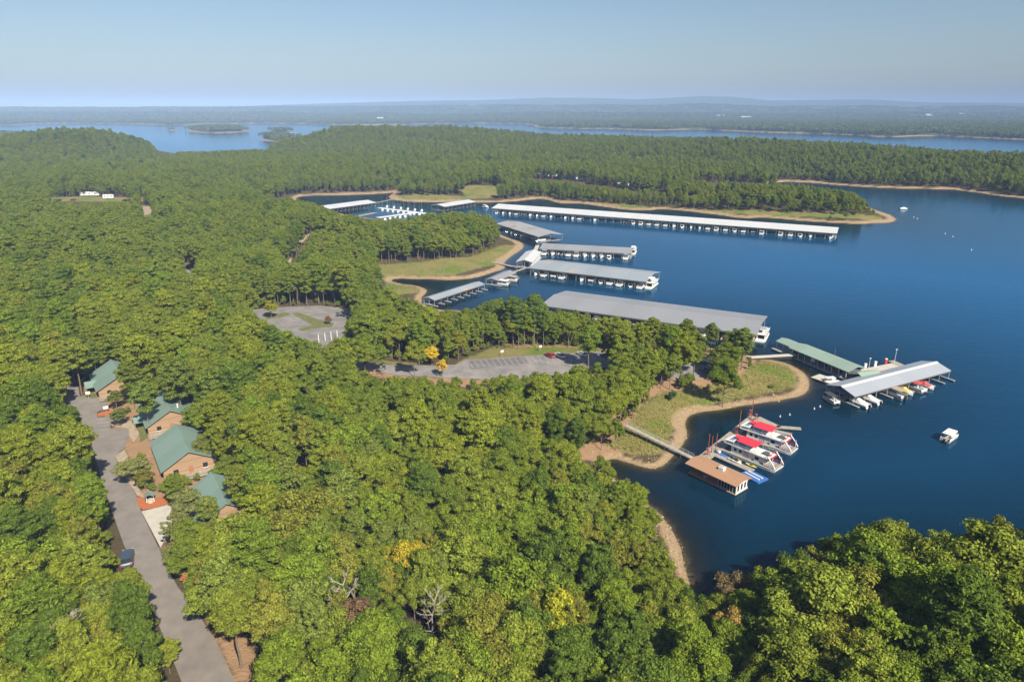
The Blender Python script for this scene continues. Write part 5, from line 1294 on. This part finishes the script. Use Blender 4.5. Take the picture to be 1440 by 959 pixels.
def snag(px, h, lab, lean=.5, seed=0):
    x, y, z = G(*px); r = thing('dead_tree', lab, 'dead tree', (x, y, z)); rg = random.Random(seed)
    b = MB(); tr_ = MB()
    pts = [Vector((lean * (k / 6) ** 2 * 2 + rg.uniform(-.15, .15), rg.uniform(-.15, .15), h * k / 6 - .3)) for k in range(7)]
    for k in range(6): tr_.tube(pts[k], pts[k + 1], .26 * (1 - k / 6.5), .26 * (1 - (k + 1) / 6.5), 6, False)
    def br(p, d, L, rad, lv):
        q = p + d * L; b.tube(p, q, rad, rad * .5, 4, False)
        if lv:
            for _ in range(4):
                f = rg.uniform(.35, 1); dd = (d + Vector((rg.uniform(-.8, .8), rg.uniform(-.8, .8), rg.uniform(-.2, .7)))).normalized(); br(p + d * L * f, dd, L * rg.uniform(.4, .65), rad * .55, lv - 1)
    for k in range(16):
        f = rg.uniform(.35, 1); i_ = min(5, int(f * 6)); p = pts[i_].lerp(pts[i_ + 1], f * 6 - i_); a = rg.uniform(0, 6.28)
        br(p, Vector((math.cos(a), math.sin(a), rg.uniform(.3, .9))).normalized(), h * .28 * (1.25 - f * .7), .10, 2)
    tr_.build('trunk', M['deadwood'], r); b.build('branches', M['deadwood'], r)
snag((608, 915), 12, 'bare grey dead tree low on the middle slope', .4, 1); snag((645, 905), 10, 'smaller bare grey dead tree right of the taller one', .8, 2); snag((500, 900), 13, 'bleached leaning dead trunk beside the reddish dying tree', -.8, 3)
snag((105, 965), 14, 'bare dead pine at the bottom left of the wood by the drive', .3, 4); snag((330, 655), 12, 'bare pale snag right of the third cabin', .8, 5); snag((345, 668), 11, 'crooked pale snag behind the lowest cabin', -.6, 6); snag((52, 745), 11, 'thin dead trunk in the wood left of the drive', -.9, 7)

# ------------------------------------------------------------------ stones on the beaches and tufts on the open grass
def scatter(name, label, n, test, make, mat):
    rg = np.random.default_rng(len(name)); V, F = [], []; o = 0; got = 0
    while got < n:
        px_ = rg.uniform(520, 1160, 4000); py_ = rg.uniform(335, 800, 4000); v_ = (py_ - 479.5) / FPX
        t_ = (CAMH - 1.2) / (SP + v_ * CP); x = (px_ - 720) / FPX * t_; y = (CP - v_ * SP) * t_
        d = land_d(x, y); z = terrain(x, y, d); k = test(px_, py_, d, rg)
        for a, b_, c in zip(x[k], y[k], z[k]):
            v, f = make(rg); V.append(v + np.array([a, b_, c])); F += [tuple(i + o for i in q) for q in f]; o += len(v); got += 1
            if got >= n: break
    me = bpy.data.meshes.new(name); me.from_pydata(np.concatenate(V).tolist(), [], F); me.materials.append(mat)
    ob = bpy.data.objects.new(name, me); col.objects.link(ob); ob.color = (1, 1, 1, 0); return tag(ob, label, kind='stuff')
def stone(rg):
    s_ = rg.uniform(.12, .34) * (2.2 if rg.random() < .04 else 1); v = np.array([(1, 0, 0), (.3, .9, 0), (-.8, .5, 0), (-.7, -.6, 0), (.4, -.9, 0), (.15, .1, .7)]) * s_ * rg.uniform(.7, 1.3, (6, 3)); v[:5, 2] -= .1
    return v, [(0, 1, 5), (1, 2, 5), (2, 3, 5), (3, 4, 5), (4, 0, 5)]
def tuft(rg):
    v, f = [], []; h = rg.uniform(.2, .6)
    for i in range(5):
        a = rg.uniform(0, 6.28); c, s_ = math.cos(a), math.sin(a); r = rg.uniform(.2, .5); w = .12
        v += [(-s_ * w, c * w, -.05), (s_ * w, -c * w, -.05), (c * r, s_ * r, h)]; f.append((3 * i, 3 * i + 1, 3 * i + 2))
    return np.array(v), f
scatter('shore_stones', 'pale stones strewn over the beaches', 1500, lambda px, py, d, rg: (d > -.5) & (d < 8) & (rg.random(len(d)) < np.where(d < 6, .9, .3)), stone, simple('shore_stone', (.30, .22, .15), .9, .5, .4, c2=(.48, .38, .27)))
M['tuft'] = foliage('dry_grass', [(0, (.22, .24, .04)), (.5, (.34, .31, .10)), (1, (.16, .21, .03))], .2)
scatter('grass_tufts', 'tufts of dry and green grass on the open banks', 5000, lambda px, py, d, rg: (d > 5) & np.logical_or.reduce([inpoly(px, py, np.array(p, float)) for p in GRASS_PX[:5]]), tuft, M['tuft'])

# ------------------------------------------------------------------ wood on the land across the lake: clumps of distant crowns, one object
def clump_mesh(k):
    rg = np.random.default_rng(400 + k); bl = []
    for i in range(60):
        bl.append((rg.uniform(-42, 42), rg.uniform(-42, 42), rg.uniform(7, 13), rg.uniform(3.2, 5), rg.uniform(3.2, 5), rg.uniform(4, 7)))
    return leaf_mesh('canopy_clump', np.array(bl), 1.7, 3.6, rg, M['canopy_leaf'], .5, .5, 1.2)
def far_wood():
    clumps = [clump_mesh(k) for k in range(3)]
    pos = []
    for y0, y1, sp in ((2300, 3600, 62), (3600, 5200, 78), (5200, 7600, 110), (7600, 9600, 150)):
        xs = np.arange(-.95 * y1, .95 * y1, sp); ys = np.arange(y0, y1, sp); X, Y = np.meshgrid(xs, ys)
        X = (X + rng.uniform(-.45, .45, X.shape) * sp).ravel(); Y = (Y + rng.uniform(-.45, .45, Y.shape) * sp).ravel()
        k = np.abs(X) < .9 * Y; X, Y = X[k], Y[k]
        d = land_d(X, Y); open_ = fbm(X / 500, Y / 700, 77, 3)
        k = (d > 34) & ((open_ < .22) | (d < 200)); X, Y, d = X[k], Y[k], d[k]
        pos.append(np.stack([X, Y, terrain(X, Y, d), np.where(Y > 5200, 1.5, 1.0)], -1))
    for iy, c in ((184, (306, 184.3)),):
        for t in np.linspace(-.7, .7, 9):
            x, y = P(306 + 38 * t, 184.6); pos.append(np.array([[x, y, 1.5, .55]]))
    for px, py, s_ in ((241, 183.6, .3), (396, 194.5, .6), (380, 196, .5), (410, 194, .6), (396, 186.6, .35), (388, 186.8, .3)):
        x, y = P(px, py); pos.append(np.array([[x, y, 1, s_]]))
    p = np.concatenate(pos); n = len(p); print('clumps', n)
    me = bpy.data.meshes.new('far_forest'); me.vertices.add(n); me.vertices.foreach_set('co', p[:, :3].ravel())
    me.attributes.new('clump_scale', 'FLOAT', 'POINT').data.foreach_set('value', p[:, 3].astype(np.float32))
    me.attributes.new('form', 'INT', 'POINT').data.foreach_set('value', rng.integers(0, 3, n).astype(np.int32))
    me.attributes.new('turn', 'FLOAT', 'POINT').data.foreach_set('value', rng.uniform(0, 6.28, n).astype(np.float32))
    return me, clumps, p
fme, clumps, fp = far_wood()
# instanced as realised geometry: the clumps are merged into one mesh, thinned with distance
co = []
for k, c in enumerate(clumps):
    v = np.zeros(len(c.vertices) * 3); c.vertices.foreach_get('co', v); co.append(v.reshape(-1, 4, 3))
allv = []
frm = rng.integers(0, 3, len(fp)); trn_ = rng.uniform(0, 6.28, len(fp))
for i in range(len(fp)):
    q = co[frm[i]]
    if fp[i, 1] > 5200: q = q[rng.random(len(q)) < .55]
    a = trn_[i]; s_ = fp[i, 3]; sz = s_ if s_ < 1 else 1.0
    v = np.empty_like(q); v[..., 0] = (q[..., 0] * math.cos(a) - q[..., 1] * math.sin(a)) * s_; v[..., 1] = (q[..., 0] * math.sin(a) + q[..., 1] * math.cos(a)) * s_; v[..., 2] = q[..., 2] * (sz if s_ >= 1 else max(.75, sz))
    allv.append(v + fp[i, :3])
v = np.concatenate(allv).reshape(-1, 3).astype(np.float32); N = len(v) // 4; print('far leaves', N)
bpy.data.meshes.remove(fme)
for c in clumps: bpy.data.meshes.remove(c)
me = bpy.data.meshes.new('far_forest'); me.vertices.add(4 * N); me.vertices.foreach_set('co', v.ravel())
me.loops.add(4 * N); me.loops.foreach_set('vertex_index', np.arange(4 * N, dtype=np.int32)); me.polygons.add(N); me.polygons.foreach_set('loop_start', np.arange(0, 4 * N, 4, dtype=np.int32)); me.update(calc_edges=True)
me.materials.append(M['canopy_leaf']); fo = bpy.data.objects.new('far_forest', me); col.objects.link(fo); fo.color = (1, 1, 1, 0)
tag(fo, 'hazy woodland across the lake reaching back to the hills', 'forest', kind='stuff')

# ------------------------------------------------------------------ air
b = MB(); b.box(-29000, 29000, -500, 27000, -63, 318)
hm = bpy.data.materials.new('haze'); hm.use_nodes = True; nt = hm.node_tree; nt.nodes.clear()
vo = nt.nodes.new('ShaderNodeVolumePrincipled'); ou = nt.nodes.new('ShaderNodeOutputMaterial')
vo.inputs['Color'].default_value = (.42, .61, 1, 1); vo.inputs['Density'].default_value = 1.0e-4; vo.inputs['Anisotropy'].default_value = -0.35
nt.links.new(vo.outputs[0], ou.inputs['Volume'])
tag(b.build('haze', hm), kind='stuff')
for pr in list(BOAT.values()) + [SAIL, CAR] + list(protos.values()):
    if not pr.used:
        for o in [*pr.root.children_recursive, pr.root]: bpy.data.objects.remove(o)
